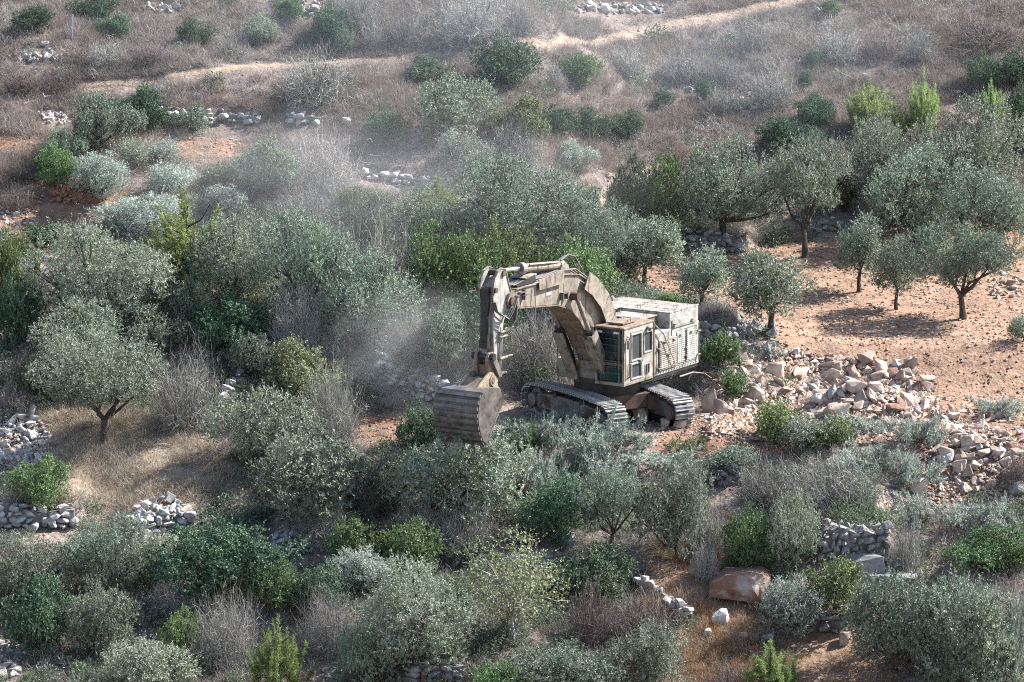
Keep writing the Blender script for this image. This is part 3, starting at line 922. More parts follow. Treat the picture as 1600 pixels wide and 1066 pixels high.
KIND = {   # code: object name, category, group, prototypes, material, parts
 'O': ('olive_tree', 'olive tree', 'olive trees', 'olive', 'olive'),
 'A': ('olive_tree', 'olive tree', 'olive trees', 'olive_low', 'olive'),
 'o': ('olive_tree', 'olive tree', 'olive trees', 'small_olive', 'olive'),
 'B': ('olive_bush', 'bush', 'grey green olive bushes', 'bush_olive', 'olive'),
 'b': ('olive_bush', 'bush', 'grey green olive bushes', 'small_olive_bush', 'olive'),
 'S': ('silvery_bush', 'bush', 'silvery bushes', 'bush_olive', 'silver'),
 's': ('silvery_bush', 'bush', 'silvery bushes', 'small_olive_bush', 'silver'),
 'D': ('evergreen_bush', 'bush', 'dark evergreen bushes', 'bush_dark', 'dark'),
 'd': ('evergreen_bush', 'bush', 'dark evergreen bushes', 'small_dark', 'dark'),
 'G': ('green_bush', 'bush', 'fresh green bushes', 'bush_dark', 'green'),
 'g': ('green_bush', 'bush', 'fresh green bushes', 'small_dark', 'green'),
 'T': ('dry_shrub', 'dry shrub', 'leafless grey shrubs', 'twig', 'twig'),
 't': ('dry_tree', 'dry shrub', 'leafless grey shrubs', 'bigtwig', 'twig'),
 'K': ('dry_shrub', 'dry shrub', 'dark leafless shrubs', 'twig', 'brush'),
 'P': ('pine_sapling', 'pine sapling', 'bright pine saplings', 'pine', 'pine'),
 'Y': ('thin_tree', 'tree', 'yellowing trees', 'thin', 'yellow'),
 'y': ('yellowing_bush', 'bush', 'yellowing bushes', 'bush_dark', 'yellow'),
 'C': ('cut_branches', 'cut branches', 'cut olive branches', 'cut', 'silver'),
 'c': ('cut_branches', 'cut branches', 'cut olive branches', 'cut', 'green'),
}
# kind, crown box in photo pixels x0 y0 x1 y1, foot y, label
PLANTS = [
 # --- upper slope, left
 ('D', 20, 5, 90, 46, 46, 'round dark bush left of the metal post, top left'),
 ('D', 116, -14, 182, 32, 32, 'dark bush cut by the top edge right of the metal post'),
 ('D', 150, 20, 208, 57, 57, 'dark bush just right of and below the metal post top'),
 ('D', 276, 27, 330, 73, 73, 'blue green bush alone above the path, upper left'),
 ('B', 384, 20, 438, 70, 70, 'hazy grey green bush above the path, left of the dark pair'),
 ('G', 430, -12, 476, 30, 30, 'small green bush at the top edge beside white stones'),
 ('D', 482, 3, 546, 64, 66, 'largest dark round tree at the top edge, left of centre'),
 ('b', 520, 40, 552, 84, 84, 'pale bush leaning right of the largest dark round tree'),
 ('T', 440, 76, 545, 144, 146, 'pale dead brush heap lying just below the path'),
 ('d', 495, 104, 545, 142, 144, 'dark low bush beneath the pale dead brush heap'),
 ('K', 0, 100, 66, 140, 140, 'dark dry scrub on the path edge at the left margin'),
 ('K', 62, 102, 132, 138, 138, 'dark dry scrub on the path edge below the rounded stones'),
 ('K', 205, 62, 262, 98, 98, 'brown dry scrub above the path below the dark bush pair'),
 ('T', 130, 60, 200, 98, 98, 'greyish dry scrub above the path left of the brown one'),
 ('T', 330, 56, 390, 92, 92, 'grey dry scrub above the path between two blue green bushes'),
 ('B', 110, 143, 214, 228, 232, 'grey olive bush below the path beside the darker green one'),
 ('D', 170, 134, 258, 202, 204, 'dark green bush touching the left end of the tallest wall'),
 ('b', 274, 162, 330, 206, 208, 'small olive bush growing in front of the tallest pale wall'),
 ('G', 62, 226, 132, 288, 290, 'bright green low bush above the red earth mound'),
 ('B', 70, 198, 130, 256, 258, 'dim olive bush above the bright green low bush, far left'),
 ('S', 110, 235, 208, 306, 308, 'round silvery bush right above the red earth mound'),
 ('s', 226, 249, 314, 300, 302, 'long silvery bush on bare soil in the upper left'),
 ('s', 228, 214, 284, 248, 250, 'small pale silvery bush above the long silvery one'),
 ('b', 185, 210, 236, 262, 264, 'grey green bush between the silvery bushes, upper left'),
 ('B', 378, 214, 474, 300, 304, 'tall blue green bush standing alone on bare soil'),
 ('t', 452, 202, 560, 298, 300, 'hazy grey leafless thicket right of the blue green bush'),
 ('S', 316, 286, 392, 332, 334, 'dark silvery bush below the tall blue green bush'),
 ('S', 160, 302, 294, 366, 368, 'wide silvery bush behind the left olive trees'),
 ('d', 320, 252, 372, 290, 292, 'low green bush on soil left of the tall blue green bush'),
 ('K', 0, 286, 52, 322, 324, 'dark dead thicket at the left edge beside the mound'),
 ('d', 32, 346, 116, 382, 384, 'flat dark bush on bare red ground, left edge'),
 ('P', 60, 212, 100, 262, 264, 'thin pine sapling at the dim olive bush, far left'),
 ('K', 10, 236, 60, 280, 282, 'purple brown dry scrub left of the bright green bush'),
 # --- upper slope, middle
 ('T', 602, 12, 664, 66, 68, 'neat grey leafless dome near the top edge'),
 ('t', 680, -20, 800, 58, 60, 'big grey leafless thicket at the top edge, middle'),
 ('T', 780, -4, 836, 48, 50, 'grey leafless shrub at the right end of the top thicket'),
 ('t', 520, -26, 600, 30, 46, 'bare thin tree with dark trunk at the top edge'),
 ('T', 560, 30, 606, 72, 74, 'faint grey shrub left of the neat grey dome'),
 ('D', 732, 54, 846, 136, 140, 'biggest dark bush on the upper slope, below the path'),
 ('G', 876, 80, 944, 130, 132, 'fresh green bush right of the biggest dark bush'),
 ('D', 630, 87, 708, 127, 128, 'low green bush below the path left of the biggest dark bush'),
 ('T', 945, 66, 1014, 112, 114, 'grey leafless shrub right of the fresh green bush'),
 ('T', 846, 96, 884, 136, 138, 'small grey shrub between the biggest dark bush and the green one'),
 ('B', 654, 114, 768, 204, 208, 'tall hazy olive in the middle of the upper slope'),
 ('D', 572, 164, 633, 226, 228, 'dark green bush left of the tall hazy olive'),
 ('y', 762, 148, 856, 224, 226, 'dark bush with yellowish top right of the tall hazy olive'),
 ('T', 764, 182, 850, 244, 246, 'leafless twigs in front of the yellowish topped bush'),
 ('D', 842, 163, 902, 218, 220, 'left half of the long green hedge on the upper slope'),
 ('D', 896, 165, 952, 214, 218, 'right half of the long green hedge on the upper slope'),
 ('D', 950, 170, 1002, 215, 218, 'round dark bush at the right end of the green hedge'),
 ('S', 672, 198, 766, 264, 282, 'pale silvery olive with thin trunk above the low wall'),
 ('S', 866, 218, 931, 266, 268, 'pale bush below the green hedge'),
 ('d', 1024, 136, 1052, 164, 166, 'tiny green bush in purple grass, upper middle'),
 ('G', 526, 288, 596, 326, 328, 'hazy bright green bush below the low winding wall'),
 ('t', 430, 286, 530, 350, 354, 'hazy leafless thicket left of the bright green bush'),
 ('P', 652, 280, 712, 350, 352, 'yellow pine sapling in the dust, centre'),
 ('P', 1080, 232, 1100, 250, 252, 'tiny yellowish sapling behind the middle olives'),
 # --- upper slope, right
 ('T', 1028, 74, 1100, 126, 128, 'left one of the large pale grey domes, upper right'),
 ('T', 1090, 80, 1164, 130, 132, 'large pale grey dome beside the left one, upper right'),
 ('T', 1163, 104, 1250, 164, 166, 'widest pale grey leafless dome on the upper right slope'),
 ('T', 1102, 130, 1168, 174, 176, 'grey leafless dome in front of the white stones'),
 ('T', 1274, 38, 1350, 86, 88, 'pale leafless dome alone near the top right'),
 ('T', 1408, 40, 1464, 92, 94, 'sparse grey shrub right of the lone pale dome'),
 ('T', 1150, 34, 1204, 76, 78, 'grey shrub under the right end of the path'),
 ('K', 1345, 48, 1400, 88, 90, 'dark dry scrub between the two pale shrubs, top right'),
 ('K', 1470, 26, 1600, 70, 72, 'dark purple scrub along the top right edge'),
 ('G', 1281, -6, 1312, 27, 28, 'small green bush at the top edge, right'),
 ('d', 1244, 107, 1271, 134, 136, 'small green bush above the widest grey dome'),
 ('d', 1257, 76, 1282, 107, 108, 'faint green bush highest of the small pair, upper right'),
 ('d', 1085, 124, 1116, 154, 156, 'little green bush by the few white stones'),
 ('D', 1240, 144, 1308, 198, 200, 'round green tree on the slope above the right olives'),
 ('D', 1186, 180, 1268, 234, 236, 'dim green bush just behind the right olives'),
 ('D', 1506, 80, 1566, 134, 136, 'dark spreading bush at the right edge, left half'),
 ('D', 1552, 76, 1625, 136, 138, 'dark spreading bush at the right edge, right half'),
 ('P', 1326, 128, 1390, 205, 207, 'tallest bright pine sapling behind the right olives'),
 ('P', 1420, 120, 1466, 210, 212, 'slim bright pine sapling in the middle behind the right olives'),
 ('P', 1375, 165, 1422, 212, 214, 'short bright pine sapling between the taller two'),
 ('P', 1530, 130, 1566, 195, 197, 'pine sapling near the dark evergreen, right edge'),
 ('D', 1568, 132, 1640, 245, 248, 'tall dark evergreen tree at the right edge'),
 # --- belt of olives behind the field
 ('A', 1060, 214, 1202, 352, 372, 'left olive of the row behind the red field'),
 ('G', 985, 238, 1085, 345, 372, 'greener round tree at the left end of the olive row'),
 ('O', 1186, 212, 1330, 360, 402, 'broad olive with dark trunk behind the round field olive'),
 ('A', 1312, 180, 1434, 280, 330, 'olive tree in front of the tallest bright pine sapling'),
 ('A', 1424, 158, 1592, 290, 340, 'largest olive crown at the upper right'),
 ('A', 1354, 228, 1500, 365, 388, 'olive of the second row above the forked field olive'),
 ('A', 1490, 262, 1630, 370, 402, 'olive at the right edge behind the spreading field olive'),
 ('y', 1290, 268, 1345, 322, 330, 'yellowing bush between two big olives behind the field'),
 ('t', 1335, 262, 1400, 330, 345, 'dry twiggy thicket among the right olives'),
 ('A', 716, 236, 890, 372, 400, 'big silvery olive in the centre above the excavator'),
 ('A', 615, 290, 740, 400, 420, 'olive beside the yellow pine sapling, centre'),
 ('A', 850, 292, 985, 402, 430, 'olive behind the boom, right of the big silvery one'),
 ('D', 945, 240, 1010, 335, 372, 'dark green tree at the left end of the right olive row'),
 ('o', 955, 335, 1060, 432, 446, 'olive left of the small field olives'),
 # --- field trees
 ('o', 1050, 382, 1144, 470, 487, 'small slender olive closest behind the excavator roof'),
 ('o', 1138, 384, 1268, 512, 524, 'dense round olive on the red field right of the excavator'),
 ('o', 1300, 332, 1385, 425, 456, 'olive with forked leaning trunk on the red field'),
 ('o', 1362, 366, 1438, 452, 484, 'slim olive with single bent trunk on the red field'),
 ('O', 1422, 338, 1588, 472, 498, 'widest spreading olive on the red field casting a long shadow'),
 ('o', 955, 372, 1012, 438, 447, 'small olive at the left tip of the red field'),
 ('g', 1000, 458, 1070, 482, 484, 'low green weeds along the field edge behind the roof'),
 # --- left belt
 ('G', -24, 358, 60, 436, 470, 'yellow green tree crown at the left edge'),
 ('A', 76, 346, 262, 496, 530, 'large grey olive of the left group'),
 ('D', -10, 428, 72, 548, 552, 'dark evergreen mass at the left edge'),
 ('P', 236, 312, 350, 440, 470, 'large yellow green pine between the left olives'),
 ('A', 292, 332, 440, 462, 486, 'dark olive right of the yellow green pine'),
 ('A', 418, 322, 556, 470, 510, 'pale olive of the left group nearest the centre'),
 ('t', 510, 330, 660, 470, 500, 'large grey half dead tree behind the dust'),
 ('A', 500, 392, 640, 535, 550, 'dusty olive behind the slanting terrace wall'),
 ('D', 304, 456, 426, 544, 548, 'glossy dark green bush in the middle of the left group'),
 ('A', 58, 470, 200, 560, 600, 'olive behind the lone left olive'),
 ('O', 62, 526, 262, 672, 694, 'lone olive with dark crooked trunk on straw grass, left'),
 ('D', 30, 556, 104, 628, 632, 'dark bush peeping out left of the lone olive'),
 ('t', 232, 540, 345, 660, 664, 'bare grey branches right of the lone olive'),
 ('B', 190, 476, 300, 556, 560, 'grey olive scrub between the left olives'),
 ('t', 420, 440, 510, 540, 545, 'grey leafless thicket left of the dusty olive'),
 ('y', 418, 530, 534, 630, 634, 'yellow grey bush left of the dust cloud'),
 ('B', 336, 604, 484, 724, 728, 'dark olive bush above the big one, left of centre'),
 ('t', 470, 560, 566, 690, 696, 'tangled bare brush in front of the dusty wall'),
 ('K', 600, 486, 700, 566, 570, 'dark leafless brush above the slanting wall'),
 ('T', -10, 596, 62, 640, 642, 'grey twiggy shrub above the left rubble heap'),
 ('K', 20, 545, 70, 600, 604, 'brown twiggy shrub at the left edge below the evergreen mass'),
 ('D', 280, 600, 340, 650, 654, 'low green bush hidden right of the bare grey branches'),
 ('B', 255, 430, 330, 520, 524, 'olive scrub filling the gap below the yellow green pine'),
 ('B', 120, 560, 200, 610, 614, 'shaded olive scrub behind the crooked trunk of the lone olive'),
 ('B', 360, 520, 430, 590, 594, 'grey green bush right of the glossy dark green bush'),
 ('B', 540, 300, 620, 380, 390, 'hazy olive between the bright green bush and the half dead tree'),
 ('B', 470, 690, 560, 770, 776, 'leafy olive skirt on the right of the largest rounded bush'),
 ('b', 690, 830, 760, 880, 884, 'grey weeds in front of the low white wall'),
 ('D', 690, 905, 740, 960, 964, 'dark leaves behind the left side of the thin yellowing tree'),
 # --- behind and around the excavator
 ('G', 636, 348, 770, 500, 505, 'big light green bush behind the stick, left half'),
 ('G', 730, 344, 842, 470, 480, 'big light green bush behind the stick, right half'),
 ('G', 832, 372, 962, 480, 486, 'green tree behind the boom bend'),
 ('D', 690, 440, 800, 570, 574, 'dim green bush directly behind the stick'),
 ('B', 650, 470, 740, 566, 570, 'dusty olive bush left of the stick'),
 ('t', 780, 470, 900, 590, 594, 'dark tangled brush under the boom'),
 ('g', 816, 560, 862, 612, 614, 'green sprout beside the far end of the left track'),
 ('T', 836, 540, 890, 590, 594, 'dry twigs behind the left track'),
 ('D', 624, 624, 694, 704, 706, 'leafy dark bush left of the bucket'),
 ('g', 1098, 516, 1152, 574, 578, 'green weed clump on the dark wall behind the excavator'),
 ('g', 1120, 575, 1170, 620, 624, 'green weeds growing on the track side rubble'),
 ('g', 1178, 620, 1244, 690, 694, 'green bush in front of the track side heap'),
 ('g', 1268, 648, 1332, 694, 698, 'green bush at the foot of the highest heap'),
 ('b', 1216, 640, 1300, 700, 704, 'grey weeds between two green bushes on the rubble'),
 ('g', 985, 632, 1005, 654, 656, 'tiny green plant in the dark gap between the tracks'),
 # --- cut branches before the machine
 ('C', 800, 640, 880, 690, 694, 'silvery cut branches right of the bucket'),
 ('C', 870, 644, 960, 712, 716, 'silvery cut branches in front of the left track'),
 ('c', 780, 640, 850, 690, 712, 'green cut branches beside the bucket side'),
 ('C', 800, 690, 900, 760, 764, 'pale cut branches below the left track'),
 ('C', 900, 690, 990, 750, 754, 'grey cut branches below the gap between the tracks'),
 ('C', 985, 690, 1110, 720, 724, 'strewn grey cuttings below the right track'),
 ('C', 1310, 640, 1400, 672, 676, 'cut branches lying on the highest heap'),
 ('C', 1390, 630, 1490, 690, 694, 'long silvery cut branches right of the highest heap'),
 ('C', 1370, 690, 1470, 750, 754, 'dense silvery cut branches below the long ones'),
 ('C', 1530, 606, 1605, 648, 652, 'silvery cut branches lying on red soil, right edge'),
 ('C', 1290, 690, 1380, 730, 734, 'grey cut branches below the green bush on the rubble'),
 ('C', 1470, 760, 1600, 820, 826, 'olive cuttings on the bank at the right edge'),
 ('C', 1380, 760, 1470, 815, 820, 'grey cuttings above the tall dark wall'),
 ('C', 1550, 900, 1625, 1050, 1052, 'bleached cut branches at the right edge, bottom'),
 ('K', 1565, 690, 1620, 760, 762, 'upturned dark root tangle at the right edge'),
 ('b', 1575, 486, 1620, 530, 534, 'grey bush at the right edge of the red field'),
 ('C', 850, 622, 930, 668, 672, 'grey branches heaped against the lower edge of the left track'),
 ('c', 925, 634, 985, 664, 668, 'green sprigs at the near end of the left track'),
 ('C', 760, 690, 830, 730, 734, 'silvery sprays in front of the bucket side'),
 ('C', 955, 664, 1030, 694, 698, 'strewn leafy cuttings under the pink boulder between the tracks'),
 ('c', 1035, 676, 1100, 704, 706, 'low green cuttings below the squat boulder by the right track'),
 ('b', 1100, 690, 1180, 730, 733, 'grey green weeds below the crushed white stone'),
 ('C', 900, 632, 990, 688, 692, 'tall silvery brush pile hiding the near end of the left track'),
 ('C', 836, 640, 905, 684, 688, 'grey leafy brush pile under the shaded left track'),
 # --- lower middle
 ('B', 636, 668, 822, 806, 812, 'wide olive bush hiding the foot of the bucket'),
 ('B', 566, 700, 660, 790, 796, 'dim olive bush left of the wide one, below the bucket'),
 ('B', 384, 658, 578, 812, 818, 'largest rounded dark olive bush, left of the bucket'),
 ('T', 612, 776, 700, 862, 866, 'grey brown dry shrub below the bucket, left'),
 ('T', 680, 780, 770, 862, 866, 'grey brown dry shrub below the bucket, right'),
 ('D', 812, 738, 924, 838, 842, 'very dark evergreen below the left track'),
 ('O', 896, 730, 1014, 846, 866, 'olive right of the very dark evergreen'),
 ('B', 1000, 712, 1115, 868, 874, 'tall olive bush below the right track'),
 ('T', 1150, 712, 1250, 782, 786, 'round brown grey shrub below the crushed white stone'),
 ('T', 1235, 708, 1365, 782, 786, 'wide brown grey shrub above the tall dark wall'),
 ('G', 1122, 786, 1215, 892, 896, 'fresh green bush behind the brown boulder'),
 ('B', 1195, 764, 1285, 888, 892, 'grey green bush left of the tall dark wall'),
 ('T', 1080, 780, 1140, 860, 864, 'dry grey twigs between the olive bush and the fresh green bush'),
 ('T', 1384, 806, 1444, 886, 890, 'grey dry shrub at the right end of the tall dark wall'),
 ('G', 1476, 822, 1602, 890, 894, 'fresh green bush at the right edge under the bank'),
 ('g', 1262, 866, 1346, 958, 962, 'leafy green bush in front of the dark bedrock'),
 ('S', 1176, 896, 1284, 984, 988, 'silvery grey bush right of the brown boulder'),
 ('B', 1328, 890, 1470, 1020, 1050, 'left part of the large olive at the lower right'),
 ('B', 1420, 896, 1590, 1060, 1068, 'right part of the large olive at the lower right'),
 ('B', 1440, 985, 1560, 1090, 1094, 'olive bush at the bottom edge, right'),
 ('T', 1080, 840, 1125, 900, 904, 'orange dry weeds behind the brown boulder'),
 ('P', 1168, 1006, 1240, 1090, 1094, 'bright green sapling at the bottom edge, right'),
 ('K', 1100, 1030, 1178, 1080, 1084, 'dark dry shrub left of the bright sapling, bottom'),
 # --- lower left
 ('G', 12, 708, 114, 784, 788, 'round green bush between rubble and stone wall, left edge'),
 ('T', 452, 756, 545, 834, 838, 'brown dry shrub at the foot of the largest olive bush'),
 ('D', 246, 802, 436, 926, 932, 'largest very dark bush at the lower left'),
 ('A', -14, 832, 122, 912, 945, 'sprawling olive at the lower left, left part'),
 ('A', 104, 800, 240, 905, 935, 'sprawling olive at the lower left, right part'),
 ('D', 8, 900, 110, 1020, 1024, 'dark bush under the sprawling olive, left one'),
 ('B', 90, 905, 196, 1024, 1028, 'dull bush under the sprawling olive, right one'),
 ('G', 252, 950, 316, 1028, 1032, 'small bright green bush in dry brush, lower left'),
 ('t', 300, 920, 410, 1030, 1034, 'grey brown leafless thicket, lower left'),
 ('T', 228, 890, 320, 950, 954, 'dark twiggy brush under the largest very dark bush'),
 ('B', 162, 996, 296, 1080, 1084, 'olive bush at the bottom edge, left'),
 ('P', 396, 974, 476, 1090, 1094, 'brightest lime green sapling at the bottom edge'),
 ('G', 378, 876, 470, 952, 956, 'green bush left below the grey stone scatter'),
 ('D', 450, 876, 545, 957, 960, 'dark green bush below the grey stone scatter'),
 ('t', 470, 915, 560, 1010, 1014, 'grey leafless thicket right of the lime sapling'),
 ('G', 512, 804, 610, 890, 900, 'rounded green bush below the middle, left half'),
 ('G', 590, 806, 694, 896, 902, 'rounded green bush below the middle, right half'),
 ('S', 530, 852, 616, 922, 926, 'silver grey shrub before the rounded green bush'),
 ('A', 560, 876, 742, 1030, 1064, 'large olive at the bottom, left of the thin yellow tree'),
 ('B', 520, 970, 610, 1070, 1074, 'olive bush at the foot of the large bottom olive'),
 ('Y', 716, 828, 884, 985, 1004, 'thin yellowing tree with pale bare branches, bottom middle'),
 ('D', 866, 850, 988, 938, 942, 'dark green bush right of the thin yellowing tree'),
 ('K', 880, 905, 965, 998, 1002, 'dark dry thicket below the dark green bush'),
 ('K', 945, 908, 1064, 1004, 1008, 'purple brown dry shrub left of the orange ground'),
 ('B', 810, 1000, 960, 1090, 1096, 'olive bush at the bottom edge, middle left'),
 ('B', 950, 970, 1070, 1090, 1096, 'taller olive bush at the bottom edge, middle right'),
 ('G', 735, 1030, 830, 1090, 1094, 'green bush at the bottom edge beneath the thin tree'),
]
prng = np.random.RandomState(3)
def plant(kind, x0, y0, x1, y1, fy, label):
    name, cat, group, proto, mat = KIND[kind]
    cx = (x0 + x1) / 2
    p = g1(cx, fy)
    ppm = FPX / project(p)[2]
    W = (x1 - x0) / ppm; H = (fy - y0) / ppm / math.cos(TH) * .97
    lst = PROTO[proto]
    cr, tr, pw, ph = lst[prng.randint(len(lst))]
    root = empty(name, (p[0], p[1], p[2] - .03), prng.uniform(0, 6.283))
    sxy = W / pw
    if kind in 'Cc': H *= .85
    if kind == 'O': sxy *= .88
    root.scale = (sxy * prng.uniform(.95, 1.05), sxy * prng.uniform(.95, 1.05), H / ph)
    tag(root, label, cat, group)
    a = link(tr.name.split('.')[0], tr, root)
    b = link(cr.name.split('.')[0], cr, root)
    if M[mat].name != cr.materials[0].name:
        b.material_slots[0].link = 'OBJECT'
        b.material_slots[0].material = M[mat]
    return root
for row in PLANTS:
    plant(*row)
# ------------------------------------------------------------------ ground cover: dry grass, pebbles
grng = np.random.RandomState(21)
def tuft(seed, nb, spread, h0, h1, w, lean, name, kinks=2, forks=0):
    """a clump of bent blades or twigs around the origin"""
    r = np.random.RandomState(seed)
    n = nb
    a = r.rand(n) * 6.283; q = r.rand(n) ** .7 * spread
    P = np.stack([np.cos(a) * q, np.sin(a) * q, np.full(n, -.03)], 1)
    out = unit(np.stack([np.cos(a), np.sin(a), np.zeros(n)], 1) * lean * (.3 + q / spread)[:, None] + np.array([0, 0, 1.0]) + r.normal(size=(n, 3)) * .22)
    ln = r.uniform(h0, h1, n)
    Vs = []; Fs = []; base = 0
    def strand(P, D, ln, w, ns):
        nonlocal base
        m = len(P); pts = [P]; d = D
        for k in range(ns):
            d = unit(d + r.normal(size=(m, 3)) * .28 + np.array([0, 0, -.06 * k]))
            pts.append(pts[-1] + d * (ln / ns)[:, None])
        pts = np.stack(pts, 1)
        S = unit(np.cross(D, r.normal(size=(m, 3))))
        ws = np.linspace(1, .3, ns + 1)[None, :, None] * w
        V = np.stack([pts + S[:, None] * ws, pts - S[:, None] * ws], 2).reshape(m, -1, 3)
        i0 = np.arange(m) * (2 * (ns + 1)) + base
        for k in range(ns):
            Fs.append(np.stack([i0 + 2 * k, i0 + 2 * k + 1, i0 + 2 * k + 3, i0 + 2 * k + 2], 1))
        Vs.append(V.reshape(-1, 3)); base += m * 2 * (ns + 1)
        return pts
    pts = strand(P, out, ln, w, kinks)
    for f in range(forks):
        k = r.randint(1, kinks + 1, n)
        strand(pts[np.arange(n), k], unit(out + r.normal(size=(n, 3)) * .6), ln * r.uniform(.25, .5, n), w * .65, 2)
    F = np.concatenate(Fs)
    return fast_mesh(name, np.concatenate(Vs), F, M['grass'], face_attr=r.rand(len(F)))

def leafy_tuft(seed, name, R_=.28, n=260):
    r = np.random.RandomState(seed)
    d = unit(r.normal(size=(n, 3))); d[:, 2] = np.abs(d[:, 2])
    P = d * (R_ * r.rand(n) ** .5)[:, None] * np.array([1, 1, 1.15])
    V, F = leaf_quads(P, unit(d + r.normal(size=(n, 3)) * .6), .06 * r.uniform(.6, 1.4, n), .012, r)
    return fast_mesh(name, V, F, M['grass'], face_attr=r.rand(n))

def scatter(name, label, cat, pts, scl, cols, meshes, seed):
    """one object: clumps instanced on the points of a mesh by geometry nodes"""
    r = np.random.RandomState(seed)
    n = len(pts)
    me = bpy.data.meshes.new(name)
    me.vertices.add(n); me.vertices.foreach_set('co', np.asarray(pts, np.float32).ravel())
    def attr(nm, ty, data, key):
        a = me.attributes.new(nm, ty, 'POINT'); a.data.foreach_set(key, np.asarray(data, np.float32 if ty != 'INT' else np.int32).ravel())
    attr('scl', 'FLOAT_VECTOR', scl, 'vector')
    attr('rot', 'FLOAT_VECTOR', np.stack([r.normal(size=n) * .12, r.normal(size=n) * .12, r.rand(n) * 6.283], 1), 'vector')
    c = np.ones((n, 4)); c[:, :3] = cols
    attr('tint', 'FLOAT_COLOR', c, 'color')
    attr('pick', 'INT', r.randint(0, len(meshes), n), 'value')
    o = link(name, me)
    ng = bpy.data.node_groups.new(name + '_scatter', 'GeometryNodeTree')
    ng.interface.new_socket('Geometry', in_out='INPUT', socket_type='NodeSocketGeometry')
    ng.interface.new_socket('Geometry', in_out='OUTPUT', socket_type='NodeSocketGeometry')
    N = ng.nodes; L = ng.links
    gi = N.new('NodeGroupInput'); go = N.new('NodeGroupOutput')
    iop = N.new('GeometryNodeInstanceOnPoints')
    jn = N.new('GeometryNodeGeometryToInstance')
    for me_ in reversed(meshes):
        po = bpy.data.objects.new(me_.name, me_)
        oi = N.new('GeometryNodeObjectInfo'); oi.inputs['Object'].default_value = po; oi.inputs['As Instance'].default_value = False
        L.new(oi.outputs['Geometry'], jn.inputs[0])
    def named(nm, ty):
        q = N.new('GeometryNodeInputNamedAttribute'); q.data_type = ty; q.inputs[0].default_value = nm; return q.outputs[0]
    L.new(gi.outputs[0], iop.inputs['Points'])
    L.new(jn.outputs[0], iop.inputs['Instance'])
    iop.inputs['Pick Instance'].default_value = True
    L.new(named('pick', 'INT'), iop.inputs['Instance Index'])
    er = N.new('FunctionNodeEulerToRotation'); L.new(named('rot', 'FLOAT_VECTOR'), er.inputs[0])
    L.new(er.outputs[0], iop.inputs['Rotation'])
    L.new(named('scl', 'FLOAT_VECTOR'), iop.inputs['Scale'])
    L.new(iop.outputs[0], go.inputs[0])
    md = o.modifiers.new('scatter', 'NODES'); md.node_group = ng
    return tag(o, label, cat, kind='stuff')

def field_points(n, seed, clump_s=.55, clump_lo=.05):
    r = np.random.RandomState(seed)
    x = r.uniform(-29, 22, n); y = r.uniform(-23, 58, n)
    keep = r.rand(n) < np.clip(.5 + 1.2 * fbm(x * clump_s, y * clump_s, 3), clump_lo, 1)
    x = x[keep]; y = y[keep]; z = ground_z(x, y)
    Z = zones(x, y, z)
    vis = (Z[0] > -60) & (Z[0] < 1660) & (Z[1] > -70) & (Z[1] < 1120)
    return r, x[vis], y[vis], z[vis], [q[vis] for q in Z]

def open_ground(x, y, px, py):
    """0 where walls, stone heaps and the path keep the growth short"""
    k = np.ones_like(x)
    for xs, ys, h, run in STEPS:
        d = y - np.interp(x, xs, ys)
        k = np.where((x > xs[0] - .2) & (x < xs[-1] + .2) & (d > -1.5) & (d < .45), .06, k)
    for (cx, cy), (hx, hy), n_, _s, _t, _l in HEAPS:
        k = np.where(((px - cx) / (hx * 1.05)) ** 2 + ((py - cy - 4) / (hy * 1.1 + 8)) ** 2 < 1, .12, k)
    d = y - np.interp(x, PATHP[:, 0], PATHP[:, 1])
    return np.where((d > -.75) & (d < .25), np.minimum(k, .12), k)

GR = [tuft(500 + i, 34, .22, .14, .46, .0055, .55, 'grass_tuft', 3) for i in range(5)]
SB = [tuft(520 + i, 30, .16, .25, .55, .0065, .8, 'scrub_tuft', 3, 2) for i in range(4)]
LF = [leafy_tuft(540 + i, 'leafy_tuft') for i in range(3)]
c_pur = np.array([.195, .162, .143]); c_br = np.array([.235, .182, .148]); c_st = np.array([.36, .305, .235]); c_or = np.array([.31, .175, .085]); c_gr = np.array([.30, .27, .245])
# dry grass
r, x, y, z, (px, py, f, s, st, og, pd, top) = field_points(200000, 77)
den = np.where(top > .5, 1.0, .5); den = np.where(st > .5, 1.6, den); den = np.where(og > .5, 1.3, den)
den = den * (1 - .955 * f) * (1 - .8 * s) * (1 - np.clip(pd * 1.5, 0, .99)) * np.where(np.hypot(x, y) < 4.8, .06, 1)
k = r.rand(len(x)) < den * open_ground(x, y, px, py)
x, y, z, px, py, st, og, top, f, s = [q[k] for q in (x, y, z, px, py, st, og, top, f, s)]; n = len(x)
zt = r.rand(n)[:, None]
patch = np.clip(.5 + 1.2 * fbm(x * .22 + 8, y * .22, 3), 0, 1)[:, None]
cg = c_pur * (1 - patch) + c_br * patch
pale = np.clip(.05 + 1.6 * fbm(x * .35 + 31, y * .35, 3), 0, 1)[:, None]
cg = cg * (1 - pale * .6) + c_st * pale * .6
cg = np.where(zt > .88, c_gr, cg)
cg = np.where((st > .5)[:, None], c_st * (.8 + .4 * zt), cg)
cg = np.where((og > .5)[:, None], np.where(zt > .5, c_st * .85, c_or), cg)
cg = np.where(((f > .5) | (s > .5))[:, None], c_st * .8, cg)
cg = cg * r.uniform(.75, 1.3, (n, 1))
hs_ = r.uniform(.55, 1.25, n) * np.where((top > .5) | (st > .5) | (og > .5), 1.1, .8) * np.where((f > .5) | (s > .5), .5, 1) * (.7 + .6 * np.clip(fbm(x * .8 + 4, y * .8, 2) + .5, 0, 1))
ws_ = r.uniform(.8, 1.5, n)
